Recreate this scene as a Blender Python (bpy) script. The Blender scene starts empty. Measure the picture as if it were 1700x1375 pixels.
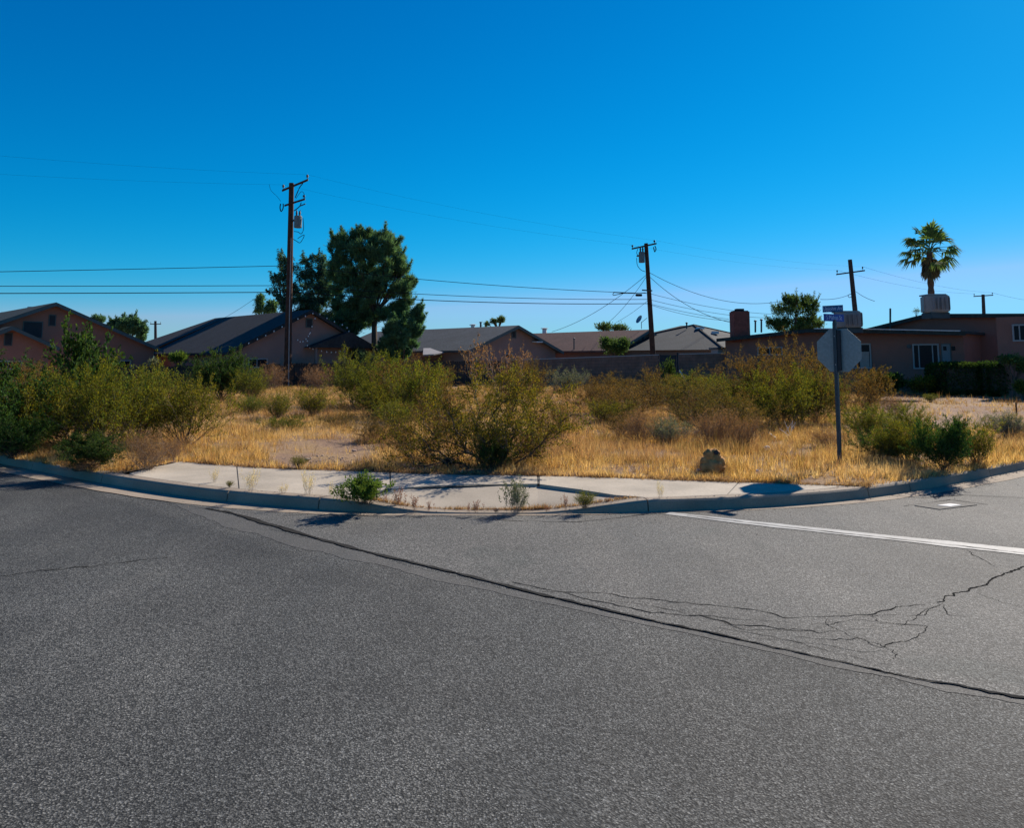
import bpy, bmesh, math, random
import numpy as np
from mathutils import Vector, Matrix, noise as mnoise
R = math.radians
S = bpy.context.scene
C = bpy.context.collection

# ------------------------------------------------------------------ camera
PITCH = R(6.0); F = 1275.0; CX = 850.0; CY = 464.0; CAMZ = 1.75
cam = bpy.data.cameras.new('camera'); co = bpy.data.objects.new('camera', cam); C.objects.link(co)
co.location = (0, 0, CAMZ); co.rotation_euler = (R(90) + PITCH, 0, 0)
cam.sensor_width = 36; cam.lens = 27.0; cam.shift_y = -(687.5 - CY) / 1700.0
cam.clip_end = 3000; cam.clip_start = 0.05
S.camera = co

# ------------------------------------------------------------------ world, sun, exposure
SUN_AZ = R(41); SUN_EL = R(32.5)
w = bpy.data.worlds.new('World'); S.world = w; w.use_nodes = True
nt = w.node_tree; bg = nt.nodes['Background']
sky = nt.nodes.new('ShaderNodeTexSky'); sky.sky_type = 'NISHITA'; sky.sun_disc = False
sky.sun_elevation = SUN_EL; sky.sun_rotation = SUN_AZ
sky.altitude = 700; sky.air_density = 1.0; sky.dust_density = 0.15; sky.ozone_density = 3.0
hs = nt.nodes.new('ShaderNodeHueSaturation'); hs.inputs['Saturation'].default_value = 1.34; hs.inputs['Hue'].default_value = 0.487
gm = nt.nodes.new('ShaderNodeGamma'); gm.inputs['Gamma'].default_value = 1.0
nt.links.new(sky.outputs[0], hs.inputs['Color']); nt.links.new(hs.outputs[0], gm.inputs['Color'])
fl = nt.nodes.new('ShaderNodeMix'); fl.data_type = 'RGBA'; fl.blend_type = 'MULTIPLY'; fl.inputs[0].default_value = 1; fl.inputs[7].default_value = (.60, 1.09, 1.36, 1)
sepc = nt.nodes.new('ShaderNodeSeparateColor'); cmb = nt.nodes.new('ShaderNodeCombineColor')
nt.links.new(gm.outputs[0], sepc.inputs[0])
def smath(op, a, b):
    x = nt.nodes.new('ShaderNodeMath'); x.operation = op; nt.links.new(a, x.inputs[0]); x.inputs[1].default_value = b; return x.outputs[0]
rr_ = smath('MINIMUM', smath('MULTIPLY', smath('POWER', sepc.outputs[0], 3.3), .035), 5.5)
def soft(a, K, g):     # gentle highlight roll-off: a*K/(a+K)*g
    d = nt.nodes.new('ShaderNodeMath'); d.operation = 'DIVIDE'; nt.links.new(smath('MULTIPLY', a, K * g), d.inputs[0]); nt.links.new(smath('ADD', a, K), d.inputs[1]); return d.outputs[0]
nt.links.new(rr_, cmb.inputs[0]); nt.links.new(soft(smath('POWER', sepc.outputs[1], 1.22), 18, .875), cmb.inputs[1]); nt.links.new(soft(sepc.outputs[2], 32, 1.2), cmb.inputs[2])
nt.links.new(cmb.outputs[0], fl.inputs[6]); nt.links.new(fl.outputs[2], bg.inputs['Color']); bg.inputs['Strength'].default_value = 0.055
sl = bpy.data.lights.new('sun', 'SUN'); sl.energy = 5.0; sl.angle = R(0.53); sl.color = (1.0, 0.90, 0.78)
so = bpy.data.objects.new('sun', sl); C.objects.link(so)
sunv = Vector((math.sin(SUN_AZ) * math.cos(SUN_EL), math.cos(SUN_AZ) * math.cos(SUN_EL), math.sin(SUN_EL)))
so.rotation_euler = sunv.to_track_quat('Z', 'Y').to_euler(); so.location = (0, 0, 30)
S.view_settings.view_transform = 'Standard'; S.view_settings.look = 'None'
S.view_settings.gamma = 1.0; S.view_settings.use_curve_mapping = False
S.view_settings.exposure = 0.55

# ------------------------------------------------------------------ helpers
def ray(px, py):
    d = (px - CX) / F; v = (CY - py) / F
    return np.array([d, math.cos(PITCH) - v * math.sin(PITCH), math.sin(PITCH) + v * math.cos(PITCH)])
def atY(px, py, Y):
    r = ray(px, py); t = Y / r[1]; return np.array([r[0] * t, Y, CAMZ + r[2] * t])
def atZ(px, py, z):
    r = ray(px, py); t = (z - CAMZ) / r[2]; return np.array([r[0] * t, r[1] * t, z])
LOTZ = 0.135
def nrm(v):
    v = np.asarray(v, float); return v / (np.linalg.norm(v) + 1e-12)

def make_mesh(name, V, Fc, mat=None, tint=None, smooth=False):
    V = np.asarray(V, np.float32)
    me = bpy.data.meshes.new(name)
    if isinstance(Fc, np.ndarray):
        n, k = Fc.shape
        me.vertices.add(len(V)); me.vertices.foreach_set('co', V.ravel())
        me.loops.add(n * k); me.loops.foreach_set('vertex_index', Fc.astype(np.int32).ravel())
        me.polygons.add(n); me.polygons.foreach_set('loop_start', np.arange(0, n * k, k, dtype=np.int32))
        me.update(calc_edges=True)
    else:
        me.from_pydata([tuple(map(float, v)) for v in V], [], Fc); me.update()
    if tint is not None:
        at = me.attributes.new('tint', 'FLOAT_COLOR', 'POINT')
        t4 = np.ones((len(V), 4), np.float32); t4[:, :3] = tint; at.data.foreach_set('color', t4.ravel())
    if mat: me.materials.append(mat)
    if smooth: me.polygons.foreach_set('use_smooth', [True] * len(me.polygons))
    return me

def wpos(o):
    p = Vector((0, 0, 0))
    while o is not None: p += o.location; o = o.parent
    return p
def obj(name, V, Fc, mat, parent=None, loc=None, tint=None, smooth=False):
    """mesh given in world coordinates; the object's origin is put at loc (or the parent's origin)"""
    pw = wpos(parent) if parent else Vector((0, 0, 0))
    org = Vector(loc) if loc is not None else pw
    V = np.asarray(V, float) - np.array(org)
    o = bpy.data.objects.new(name, make_mesh(name, V, Fc, mat, tint, smooth)); C.objects.link(o)
    if parent: o.parent = parent
    o.location = org - pw
    return o
def tag(o, label=None, cat=None, group=None, kind=None):
    if label: o['label'] = label
    if cat: o['category'] = cat
    if group: o['group'] = group
    if kind: o['kind'] = kind
    return o
def thing(name, label, cat, loc, group=None):
    o = bpy.data.objects.new(name, None); C.objects.link(o); o.location = tuple(map(float, loc)); o.empty_display_size = 0.2
    return tag(o, label, cat, group)

class MB:
    def __init__(s): s.V = []; s.F = []
    def add(s, V, Fc):
        b = len(s.V); s.V += [tuple(v) for v in V]; s.F += [tuple(b + i for i in f) for f in Fc]; return s
    def box8(s, P):   # 8 points: bottom 4 ccw, top 4 ccw
        return s.add(P, [(3, 2, 1, 0), (4, 5, 6, 7), (0, 1, 5, 4), (1, 2, 6, 5), (2, 3, 7, 6), (3, 0, 4, 7)])
    def obox(s, o, a, b, c):   # origin corner and three edge vectors
        o, a, b, c = map(np.asarray, (o, a, b, c))
        return s.box8([o, o + a, o + a + b, o + b, o + c, o + a + c, o + a + b + c, o + b + c])
    def box(s, x0, x1, y0, y1, z0, z1):
        return s.box8([(x0, y0, z0), (x1, y0, z0), (x1, y1, z0), (x0, y1, z0), (x0, y0, z1), (x1, y0, z1), (x1, y1, z1), (x0, y1, z1)])
    def tube(s, pts, rad, n=8, cap=True):
        pts = [np.asarray(p, float) for p in pts]
        if not hasattr(rad, '__len__'): rad = [rad] * len(pts)
        b = len(s.V); up = None
        for i, p in enumerate(pts):
            d = nrm(pts[min(i + 1, len(pts) - 1)] - pts[max(i - 1, 0)])
            ref = np.array([0, 0, 1.]) if abs(d[2]) < .9 else np.array([1., 0, 0])
            a = nrm(np.cross(d, ref)); c = np.cross(d, a)
            for k in range(n):
                t = 2 * math.pi * k / n; s.V.append(tuple(p + rad[i] * (math.cos(t) * a + math.sin(t) * c)))
        for i in range(len(pts) - 1):
            for k in range(n):
                k2 = (k + 1) % n; s.F.append((b + i * n + k, b + i * n + k2, b + (i + 1) * n + k2, b + (i + 1) * n + k))
        if cap:
            s.F.append(tuple(b + k for k in range(n))[::-1]); e = b + (len(pts) - 1) * n; s.F.append(tuple(e + k for k in range(n)))
        return s
    def prism(s, poly, e):   # polygon (3D pts) extruded by vector e
        n = len(poly); P = [np.asarray(p, float) for p in poly]; e = np.asarray(e, float)
        b = len(s.V); s.V += [tuple(p) for p in P] + [tuple(p + e) for p in P]
        s.F += [tuple(b + i for i in range(n))[::-1], tuple(b + n + i for i in range(n))]
        for i in range(n): j = (i + 1) % n; s.F.append((b + i, b + j, b + n + j, b + n + i))
        return s
    def build(s, name, mat, parent=None, loc=None, smooth=False):
        return obj(name, s.V, s.F, mat, parent, loc, None, smooth)

# ------------------------------------------------------------------ materials
def new_mat(name):
    m = bpy.data.materials.new(name); m.use_nodes = True
    n = m.node_tree; b = n.nodes['Principled BSDF']; b.inputs['Specular IOR Level'].default_value = 0.3
    return m, n, b
def N(n, t, **kw):
    x = n.nodes.new(t)
    for k, v in kw.items():
        if hasattr(x, k): setattr(x, k, v)
    return x
def objcoord(n, sc=1.0):
    t = N(n, 'ShaderNodeTexCoord'); g = N(n, 'ShaderNodeNewGeometry')
    return g.outputs['Position']
def ramp(n, fac, stops):
    r = N(n, 'ShaderNodeValToRGB'); e = r.color_ramp.elements
    while len(e) < len(stops): e.new(0.5)
    for i, (p, c) in enumerate(stops): e[i].position = p; e[i].color = (*c, 1)
    n.links.new(fac, r.inputs[0]); return r.outputs[0]
def noise(n, vec, scale, detail=4, rough=.55, dist=0):
    x = N(n, 'ShaderNodeTexNoise'); x.inputs['Scale'].default_value = scale; x.inputs['Detail'].default_value = detail
    x.inputs['Roughness'].default_value = rough; x.inputs['Distortion'].default_value = dist
    n.links.new(vec, x.inputs['Vector']); return x.outputs['Fac']
def mix(n, a, b, f, mode='MIX'):
    x = N(n, 'ShaderNodeMix'); x.data_type = 'RGBA'; x.blend_type = mode
    for k, v in ((0, f), (6, a), (7, b)):
        if isinstance(v, (int, float)): x.inputs[k].default_value = v
        elif isinstance(v, tuple): x.inputs[k].default_value = (*v, 1)
        else: n.links.new(v, x.inputs[k])
    return x.outputs[2]
def bump(n, h, b, strength=.4, dist=.01):
    x = N(n, 'ShaderNodeBump'); x.inputs['Strength'].default_value = strength; x.inputs['Distance'].default_value = dist
    n.links.new(h, x.inputs['Height']); n.links.new(x.outputs[0], b.inputs['Normal'])
def simple(name, col, rough=.8, var=.25, scale=3.0, fine=40.0, bmp=.15, metal=0, spec=.3, bdist=.01):
    m, n, b = new_mat(name); v = objcoord(n)
    f = noise(n, v, scale, 5); f2 = noise(n, v, fine, 3)
    lo = tuple(c * (1 - var) for c in col); hi = tuple(min(1, c * (1 + var)) for c in col)
    c1 = ramp(n, f, [(.3, lo), (.7, hi)]); c2 = ramp(n, f2, [(.3, (.85, .85, .85)), (.7, (1.1, 1.1, 1.1))])
    n.links.new(mix(n, c1, c2, 1.0, 'MULTIPLY'), b.inputs['Base Color'])
    b.inputs['Roughness'].default_value = rough; b.inputs['Metallic'].default_value = metal; b.inputs['Specular IOR Level'].default_value = spec
    if bmp: bump(n, f2, b, bmp, bdist)
    return m

def asphalt(name, lo, mid, hi, cell, patch=(.75, 1.25), bstr=.8, stain=False):
    m, n, b = new_mat(name); v = objcoord(n)
    vo = N(n, 'ShaderNodeTexVoronoi'); vo.inputs['Scale'].default_value = cell; n.links.new(v, vo.inputs['Vector'])
    sep = N(n, 'ShaderNodeSeparateColor'); n.links.new(vo.outputs['Color'], sep.inputs[0])
    c = ramp(n, sep.outputs[0], [(0, lo), (.45, mid), (.86, hi), (.985, tuple(min(1, x * 1.4) for x in hi)), (1.0, (.36, .36, .34))])
    edge = ramp(n, vo.outputs['Distance'], [(.25, (1, 1, 1)), (.75, (.3, .3, .3))])
    c = mix(n, c, edge, .8, 'MULTIPLY')
    fn = noise(n, v, cell * .33, 3, .7); c = mix(n, c, ramp(n, fn, [(.3, (.55, .55, .55)), (.7, (1.35, 1.35, 1.35))]), .85, 'MULTIPLY')
    big = noise(n, v, .55, 5, .6, .4); c = mix(n, c, ramp(n, big, [(.3, (patch[0],) * 3), (.7, (patch[1],) * 3)]), 1.0, 'MULTIPLY')
    mp = N(n, 'ShaderNodeMapping'); mp.inputs['Rotation'].default_value = (0, 0, R(-51)); mp.inputs['Scale'].default_value = (1, .12, 1)
    n.links.new(v, mp.inputs['Vector'])
    tr = noise(n, mp.outputs[0], 1.3, 3, .5); c = mix(n, c, ramp(n, tr, [(.35, (.84, .86, .87)), (.65, (1.1, 1.09, 1.07))]), 1.0, 'MULTIPLY')
    sn = noise(n, v, .8, 3, .5, .6); c = mix(n, c, ramp(n, sn, [(.28, (.78, .82, .82)), (.36, (1, 1, 1)), (.68, (1, 1, 1)), (.75, (.82, .84, .83))]), 1.0, 'MULTIPLY')
    if stain:
        def mth(op, a, bb):
            x = N(n, 'ShaderNodeMath', operation=op)
            for i, q in enumerate((a, bb)):
                if isinstance(q, (int, float)): x.inputs[i].default_value = q
                else: n.links.new(q, x.inputs[i])
            return x.outputs[0]
        sp3 = N(n, 'ShaderNodeSeparateXYZ'); n.links.new(v, sp3.inputs[0]); X, Yy = sp3.outputs[0], sp3.outputs[1]
        wob = mth('MULTIPLY', mth('SUBTRACT', noise(n, v, 1.1, 4), .5), .9)
        t_ = mth('ADD', mth('ADD', mth('MULTIPLY', mth('ADD', X, 3.7), -.675), mth('MULTIPLY', mth('SUBTRACT', Yy, 9.0), -.738)), mth('MULTIPLY', wob, .35))
        s_ = mth('ADD', mth('SUBTRACT', mth('MULTIPLY', mth('ADD', X, 3.7), .738), mth('MULTIPLY', mth('SUBTRACT', Yy, 9.0), .675)), wob)
        g1 = ramp(n, mth('MULTIPLY_ADD', t_, .4) if False else mth('ADD', mth('MULTIPLY', t_, .4), .2), [(.24, (1, 1, 1)), (.30, (.66, .68, .70)), (.75, (1, 1, 1))])
        g2 = ramp(n, mth('ADD', mth('MULTIPLY', s_, .1), .4), [(.05, (0, 0, 0)), (.3, (1, 1, 1)), (.62, (.8, .8, .8)), (.95, (0, 0, 0))])
        c = mix(n, c, mix(n, (1.0, 1.0, 1.0), g1, g2), 1.0, 'MULTIPLY')
    n.links.new(c, b.inputs['Base Color']); b.inputs['Roughness'].default_value = .85; b.inputs['Specular IOR Level'].default_value = .35
    h = mix(n, sep.outputs[1], vo.outputs['Distance'], .6)
    bump(n, h, b, bstr, .006)
    return m

M = {}
M['road'] = asphalt('asphalt_coarse', (.014, .015, .014), (.066, .068, .063), (.18, .181, .168), 125, (.66, 1.26), .9, True)
M['side'] = asphalt('asphalt_worn', (.05, .05, .046), (.118, .116, .106), (.225, .22, .2), 118, (.82, 1.15), .6)
M['strip'] = asphalt('worn_binder', (.07, .07, .065), (.105, .103, .095), (.145, .142, .13), 170, (.85, 1.12), .3)
M['tar'] = simple('tar', (.04, .04, .038), 1.0, .3, 5, 60, 0, 0, 0.0)
M['crack'] = simple('crack_dark', (.03, .03, .028), 1.0, .2, 5, 60, 0, 0, 0.0)
M['paint'] = simple('worn_paint', (.33, .33, .31), .7, .22, 2.2, 30, .1)
M['concrete'] = simple('concrete', (.41, .355, .275), .9, .2, 1.3, 55, .25)
M['kerb'] = simple('kerb_concrete', (.29, .235, .175), .9, .16, 1.6, 60, .25)
M['concrete_w'] = simple('concrete_weathered', (.36, .31, .24), .9, .14, 1.3, 60, .25)

def dirt_mat():
    m, n, b = new_mat('desert_soil'); v = objcoord(n)
    a = noise(n, v, .45, 6, .6, .3); g = noise(n, v, 14, 5, .7); f = noise(n, v, 70, 3, .7)
    c = ramp(n, a, [(.38, (.25, .165, .115)), (.5, (.30, .20, .13)), (.62, (.36, .24, .12))])
    c = mix(n, c, ramp(n, g, [(.3, (.6, .57, .55)), (.5, (1, 1, 1)), (.72, (1.25, 1.22, 1.15))]), .8, 'MULTIPLY')
    c = mix(n, c, ramp(n, f, [(.3, (.55, .55, .55)), (.6, (1.15, 1.15, 1.15))]), .7, 'MULTIPLY')
    n.links.new(c, b.inputs['Base Color']); b.inputs['Roughness'].default_value = .95; b.inputs['Specular IOR Level'].default_value = .1
    bump(n, mix(n, g, f, .5), b, .9, .03); return m
M['dirt'] = dirt_mat()

def leaf_mat(name, cols, trans=.35, rnd=.35, rough=.85):
    m, n, b = new_mat(name)
    at = N(n, 'ShaderNodeAttribute'); at.attribute_name = 'tint'
    oi = N(n, 'ShaderNodeObjectInfo')
    base = ramp(n, oi.outputs['Random'], [(i / max(1, len(cols) - 1), c) for i, c in enumerate(cols)])
    c = mix(n, base, at.outputs['Color'], 1.0, 'MULTIPLY')
    n.links.new(c, b.inputs['Base Color']); b.inputs['Roughness'].default_value = rough; b.inputs['Specular IOR Level'].default_value = .08
    t = N(n, 'ShaderNodeBsdfTranslucent'); n.links.new(mix(n, c, (1.35, 1.3, .75), 1.0, 'MULTIPLY'), t.inputs['Color'])
    ms = N(n, 'ShaderNodeMixShader'); ms.inputs[0].default_value = trans
    n.links.new(b.outputs[0], ms.inputs[1]); n.links.new(t.outputs[0], ms.inputs[2])
    n.links.new(ms.outputs[0], n.nodes['Material Output'].inputs['Surface']); return m
M['grass'] = leaf_mat('dry_grass', [(1.18, 1.12, 1.1), (1.18, 1.12, 1.1)], .45)
M['creo'] = leaf_mat('creosote_leaf', [(0.106, 0.121, 0.012), (0.124, 0.116, 0.015), (0.094, 0.116, 0.020)], 0.42)
M['olive'] = leaf_mat('olive_leaf', [(0.109, 0.077, 0.019), (0.120, 0.071, 0.024), (0.092, 0.080, 0.019)], 0.4)
M['olivebush'] = leaf_mat('olive_bush_leaf', [(0.135, 0.113, 0.016), (0.135, 0.113, 0.016)], 0.42)
M['dark'] = leaf_mat('dark_leaf', [(0.034, 0.074, 0.017), (0.043, 0.072, 0.017)], 0.35)
M['brown'] = leaf_mat('dead_leaf', [(0.213, 0.117, 0.054), (0.255, 0.137, 0.070)], .35)
M['greyleaf'] = leaf_mat('grey_leaf', [(.16, .17, .10), (.14, .16, .10)], .3)
M['bright'] = leaf_mat('fresh_leaf', [(.10, .16, .03), (.10, .16, .03)], .4)
M['pine'] = leaf_mat('pine_needle', [(0.086, 0.175, 0.092), (0.095, 0.175, 0.085)], 0.4)
M['euc'] = leaf_mat('eucalyptus_leaf', [(0.066, 0.129, 0.084), (0.073, 0.129, 0.074)], 0.38)
M['tree'] = leaf_mat('tree_leaf', [(0.071, 0.126, 0.040), (0.086, 0.133, 0.048)], 0.38)
M['redleaf'] = leaf_mat('reddish_weed', [(.26, .12, .09), (.24, .11, .09)], .35)
M['straw'] = leaf_mat('straw', [(.75, .62, .42), (.7, .58, .38)], .35)
M['palm'] = leaf_mat('palm_frond', [(0.098, 0.176, 0.066), (0.126, 0.192, 0.060)], 0.35)
M['palmdry'] = leaf_mat('palm_frond_dry', [(0.154, 0.119, 0.065), (0.182, 0.140, 0.078)], .25)
M['twig'] = simple('twig_bark', (.10, .075, .055), .9, .3, 8, 60, 0)
M['twigpale'] = simple('pale_twig', (.34, .28, .22), .9, .25, 8, 60, 0)
M['twigdry'] = simple('dry_twig', (.24, .17, .12), .9, .3, 8, 60, 0)
M['bark'] = simple('bark', (.10, .075, .055), .95, .35, 6, 30, .6)
M['pole'] = simple('pole_wood', (.065, .032, .02), .9, .35, 4, 30, .3)
M['polegrey'] = simple('pole_grey_wood', (.045, .04, .038), .9, .3, 4, 30, .3)
M['metal'] = simple('galvanised', (.30, .34, .36), .45, .12, 4, 40, 0, .7)
M['signback'] = simple('sign_back', (.23, .27, .27), .5, .06, 4, 30, 0, .2)
M['steel'] = simple('dark_steel', (.06, .08, .09), .6, .15, 6, 40, 0, .5)
M['wire'] = simple('cable_black', (.02, .02, .024), 1.0, .1, 2, 2, 0, 0, 0.0)
M['porc'] = simple('porcelain', (.05, .04, .04), .6, .1, 5, 20, 0)
M['trafo'] = simple('transformer_grey', (.13, .17, .17), .5, .1, 5, 20, 0)
M['bluesign'] = simple('blue_sign', (.015, .06, .30), .45, .1, 5, 20, 0)
M['tealsign'] = simple('teal_sign', (.015, .09, .22), .45, .1, 5, 20, 0)
M['signwhite'] = simple('sign_lettering', (.5, .58, .75), .5, .05, 5, 20, 0)
M['red'] = simple('stop_red', (.45, .02, .02), .45, .05, 5, 20, 0)
M['stw'] = simple('stop_white', (.75, .75, .75), .45, .05, 5, 20, 0)
M['stucco_pink'] = simple('stucco_pinkish', (.34, .155, .11), .95, .10, .8, 40, .3)
M['stucco_brown'] = simple('stucco_brown', (.23, .115, .088), .95, .10, .8, 40, .3)
M['stucco_tan'] = simple('stucco_tan', (.31, .19, .155), .95, .08, .8, 40, .3)
M['stucco_grey'] = simple('stucco_grey', (.27, .18, .15), .95, .08, .8, 40, .3)
M['brickred'] = simple('brick_red', (.22, .07, .05), .95, .25, 4, 14, .3)
M['trim'] = simple('trim_grey', (.09, .115, .11), .7, .08, 3, 20, 0)
M['trimlight'] = simple('trim_light', (.28, .28, .27), .6, .06, 3, 20, 0)
M['fascia'] = simple('fascia_pale', (.40, .42, .42), .5, .06, 3, 20, 0)
M['dark_void'] = simple('dark_louver', (.03, .035, .04), .8, .1, 3, 20, 0)  # louver colour, also paints the shade inside the attic opening and knot hole
M['white'] = simple('white_metal', (.6, .6, .58), .5, .08, 3, 20, 0)
M['cooler'] = simple('cooler_beige', (.28, .26, .245), .6, .12, 3, 20, .1)
M['fence'] = simple('fence_wood', (.055, .038, .03), .95, .35, 2, 20, .3)
M['fencered'] = simple('fence_redwood', (.28, .13, .08), .95, .25, 2, 20, .3)
M['mortar'] = simple('mortar', (.07, .052, .05), .95, .15, 5, 50, .2)
M['block'] = simple('concrete_block', (.23, .12, .085), .95, .22, 2.2, 50, .3)
M['cap'] = simple('wall_cap', (.40, .34, .31), .9, .1, 2, 40, .1)
M['blackmetal'] = simple('black_iron', (.018, .02, .025), .5, .1, 2, 20, 0)
M['door'] = simple('door_paint', (.15, .18, .19), .6, .05, 2, 20, 0)
M['rock'] = simple('rock', (.42, .31, .24), .95, .25, 9, 60, .4)
M['whiterock'] = simple('white_rock', (.75, .70, .62), .9, .1, 9, 60, .3)
M['litterwhite'] = simple('bleached', (.75, .73, .68), .8, .1, 9, 60, 0)
M['stump'] = simple('stump_bark', (.44, .23, .085), .95, .3, 14, 60, .5)
M['curtain'] = simple('curtain', (.30, .27, .24), .9, .1, 5, 30, 0)
M['sheet'] = simple('metal_sheet_roof', (.32, .30, .29), .6, .12, 2, 20, 0)
M['bulb'] = simple('bulb_glass', (.9, .9, .85), .15, 0.02, 3, 20, 0)
def glass_mat():
    m, n, b = new_mat('window_glass'); b.inputs['Base Color'].default_value = (.006, .008, .014, 1)
    b.inputs['Roughness'].default_value = .2; b.inputs['Specular IOR Level'].default_value = .1; return m
M['glass'] = glass_mat()
def shingle(name, col):
    m, n, b = new_mat(name); v = objcoord(n)
    f = noise(n, v, 9, 4, .7); g = noise(n, v, 1.0, 4)
    c = ramp(n, f, [(.3, tuple(x * .6 for x in col)), (.7, tuple(x * 1.4 for x in col))])
    c = mix(n, c, ramp(n, g, [(.3, (.85, .85, .85)), (.7, (1.15, 1.15, 1.15))]), 1.0, 'MULTIPLY')
    sx = N(n, 'ShaderNodeSeparateXYZ'); n.links.new(v, sx.inputs[0])
    wv = N(n, 'ShaderNodeMath', operation='MULTIPLY'); wv.inputs[1].default_value = 16; n.links.new(sx.outputs[2], wv.inputs[0])
    fr = N(n, 'ShaderNodeMath', operation='FRACT'); n.links.new(wv.outputs[0], fr.inputs[0])
    c = mix(n, c, ramp(n, fr.outputs[0], [(0, (.6, .6, .6)), (.25, (1, 1, 1))]), .8, 'MULTIPLY')
    n.links.new(c, b.inputs['Base Color']); b.inputs['Roughness'].default_value = .9; b.inputs['Specular IOR Level'].default_value = .25
    bump(n, f, b, .5, .02); return m
M['shg_dark'] = shingle('shingle_dark', (.036, .038, .038))
M['shg_grey'] = shingle('shingle_grey', (.075, .085, .09))
M['shg_slate'] = shingle('shingle_slate', (.045, .052, .055))
M['shg_brown'] = shingle('shingle_brown', (.12, .062, .05))
M['shg_green'] = shingle('shingle_green', (.032, .046, .042))

# ------------------------------------------------------------------ ground, roads
def struct(o): o['kind'] = 'structure'; return o
def flat(name, pts, mat, z=None, parent=None):
    P = [(p[0], p[1], z if z is not None else p[2]) for p in pts]
    return obj(name, P, [tuple(range(len(P)))], mat, parent)
struct(flat('ground', [(-900, -300), (900, -300), (900, 1500), (-900, 1500)], M['dirt'], -.06))

# kerb line: (px, py of the top edge, z of the top)
KH = .135
kp = [(0, 756, KH), (60, 767, KH), (120, 778, KH), (172, 787, KH), (230, 796, KH), (300, 807, KH), (385, 816.5, KH), (460, 822, KH), (540, 827, KH),
      (600, 834.5, .118), (650, 842.5, .07), (700, 849, .03), (760, 851.5, .018), (830, 852, .016), (900, 851.5, .02), (950, 846.5, .05), (1010, 838.5, .095), (1072, 829.5, KH),
      (1140, 829, KH), (1210, 826.5, KH), (1300, 821.5, KH), (1370, 817, KH), (1434, 811, KH), (1508, 800.5, KH), (1570, 790.5, KH), (1640, 777, KH), (1700, 765, KH)]
KP = [atZ(a, b, c) for a, b, c in kp]
# smooth plan positions lightly
P2 = np.array(KP)
for it in range(2):
    q = P2.copy(); q[1:-1, :2] = .5 * P2[1:-1, :2] + .25 * (P2[:-2, :2] + P2[2:, :2]); P2 = q
def ext(p, d, a_end, step, n):
    out = []; a = math.atan2(d[1], d[0]); p = p.copy(); da = (a_end - a) / 8
    for i in range(n):
        if i < 8: a += da
        p = p + np.array([math.cos(a), math.sin(a), 0]) * step; out.append(p.copy())
        if i >= 8: step *= 1.35
    return out
dl = P2[0] - P2[2]; dr = P2[-1] - P2[-3]
LE = ext(P2[0], dl, R(135 + 4), .9, 16); RE = ext(P2[-1], dr, R(48), .9, 16)
KN = np.array(LE[::-1] + list(P2) + RE)          # coarse kerb knots
i0 = len(LE)                                    # index of px=0 knot
# subdivide with Catmull-Rom
def catmull(P, m):
    out = []
    for i in range(len(P) - 1):
        p0 = P[max(i - 1, 0)]; p1 = P[i]; p2 = P[i + 1]; p3 = P[min(i + 2, len(P) - 1)]
        for k in range(m):
            t = k / m; out.append(.5 * ((2 * p1) + (-p0 + p2) * t + (2 * p0 - 5 * p1 + 4 * p2 - p3) * t * t + (-p0 + 3 * p1 - 3 * p2 + p3) * t ** 3))
    out.append(P[-1]); return np.array(out)
SUB = 4
KS = catmull(KN, SUB)
def normals(P):
    d = np.gradient(P[:, :2], axis=0); d /= np.linalg.norm(d, axis=1)[:, None]
    return np.stack([-d[:, 1], d[:, 0], 0 * d[:, 0]], 1)   # left of travel (left->right) = inward (+y)
KNrm = normals(KS)
def knot(i): return (i0 + i) * SUB
kpx = {kp[i][0]: knot(i) for i in range(len(kp))}

# asphalt
front = KS.copy(); front = front + KNrm * .05; front[:, 2] = 0
A = [tuple(p) for p in front]
struct(flat('road', A + [(120, 60, 0), (120, -120, 0), (-120, -120, 0), (-120, 60, 0)], M['road'], 0.0))
seam_px = [(300, 838), (340, 845), (380, 851), (430, 866), (520, 893), (600, 915), (700, 939), (800, 963), (900, 989), (1000, 1012), (1100, 1036), (1200, 1056), (1300, 1080), (1400, 1101), (1500, 1124), (1600, 1142), (1700, 1161), (1900, 1210)]
seam = [atZ(a, b, 0) for a, b in seam_px]
ld = nrm(seam[-1] - seam[-3]); seam.append(seam[-1] + ld * 30)
ks_from = kpx[300] + 1
side = [tuple(p) for p in seam] + [(60, -18, 0), (90, 60, 0)] + [tuple(p) for p in front[ks_from:][::-1]]
struct(flat('side_street', side, M['side'], .004))
# opposite corners of the crossing (outside the photo)
def verge(name, pts):
    m = MB(); m.prism([(x, y, -.05) for x, y in pts], (0, 0, .17)); return struct(m.build(name, M['dirt']))
verge('verge', [(14, 1.5), (90, -74), (160, -20), (100, 86)])
verge('verge', [(-70, 45), (-120, 40), (-120, -110), (85, -110)])

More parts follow.
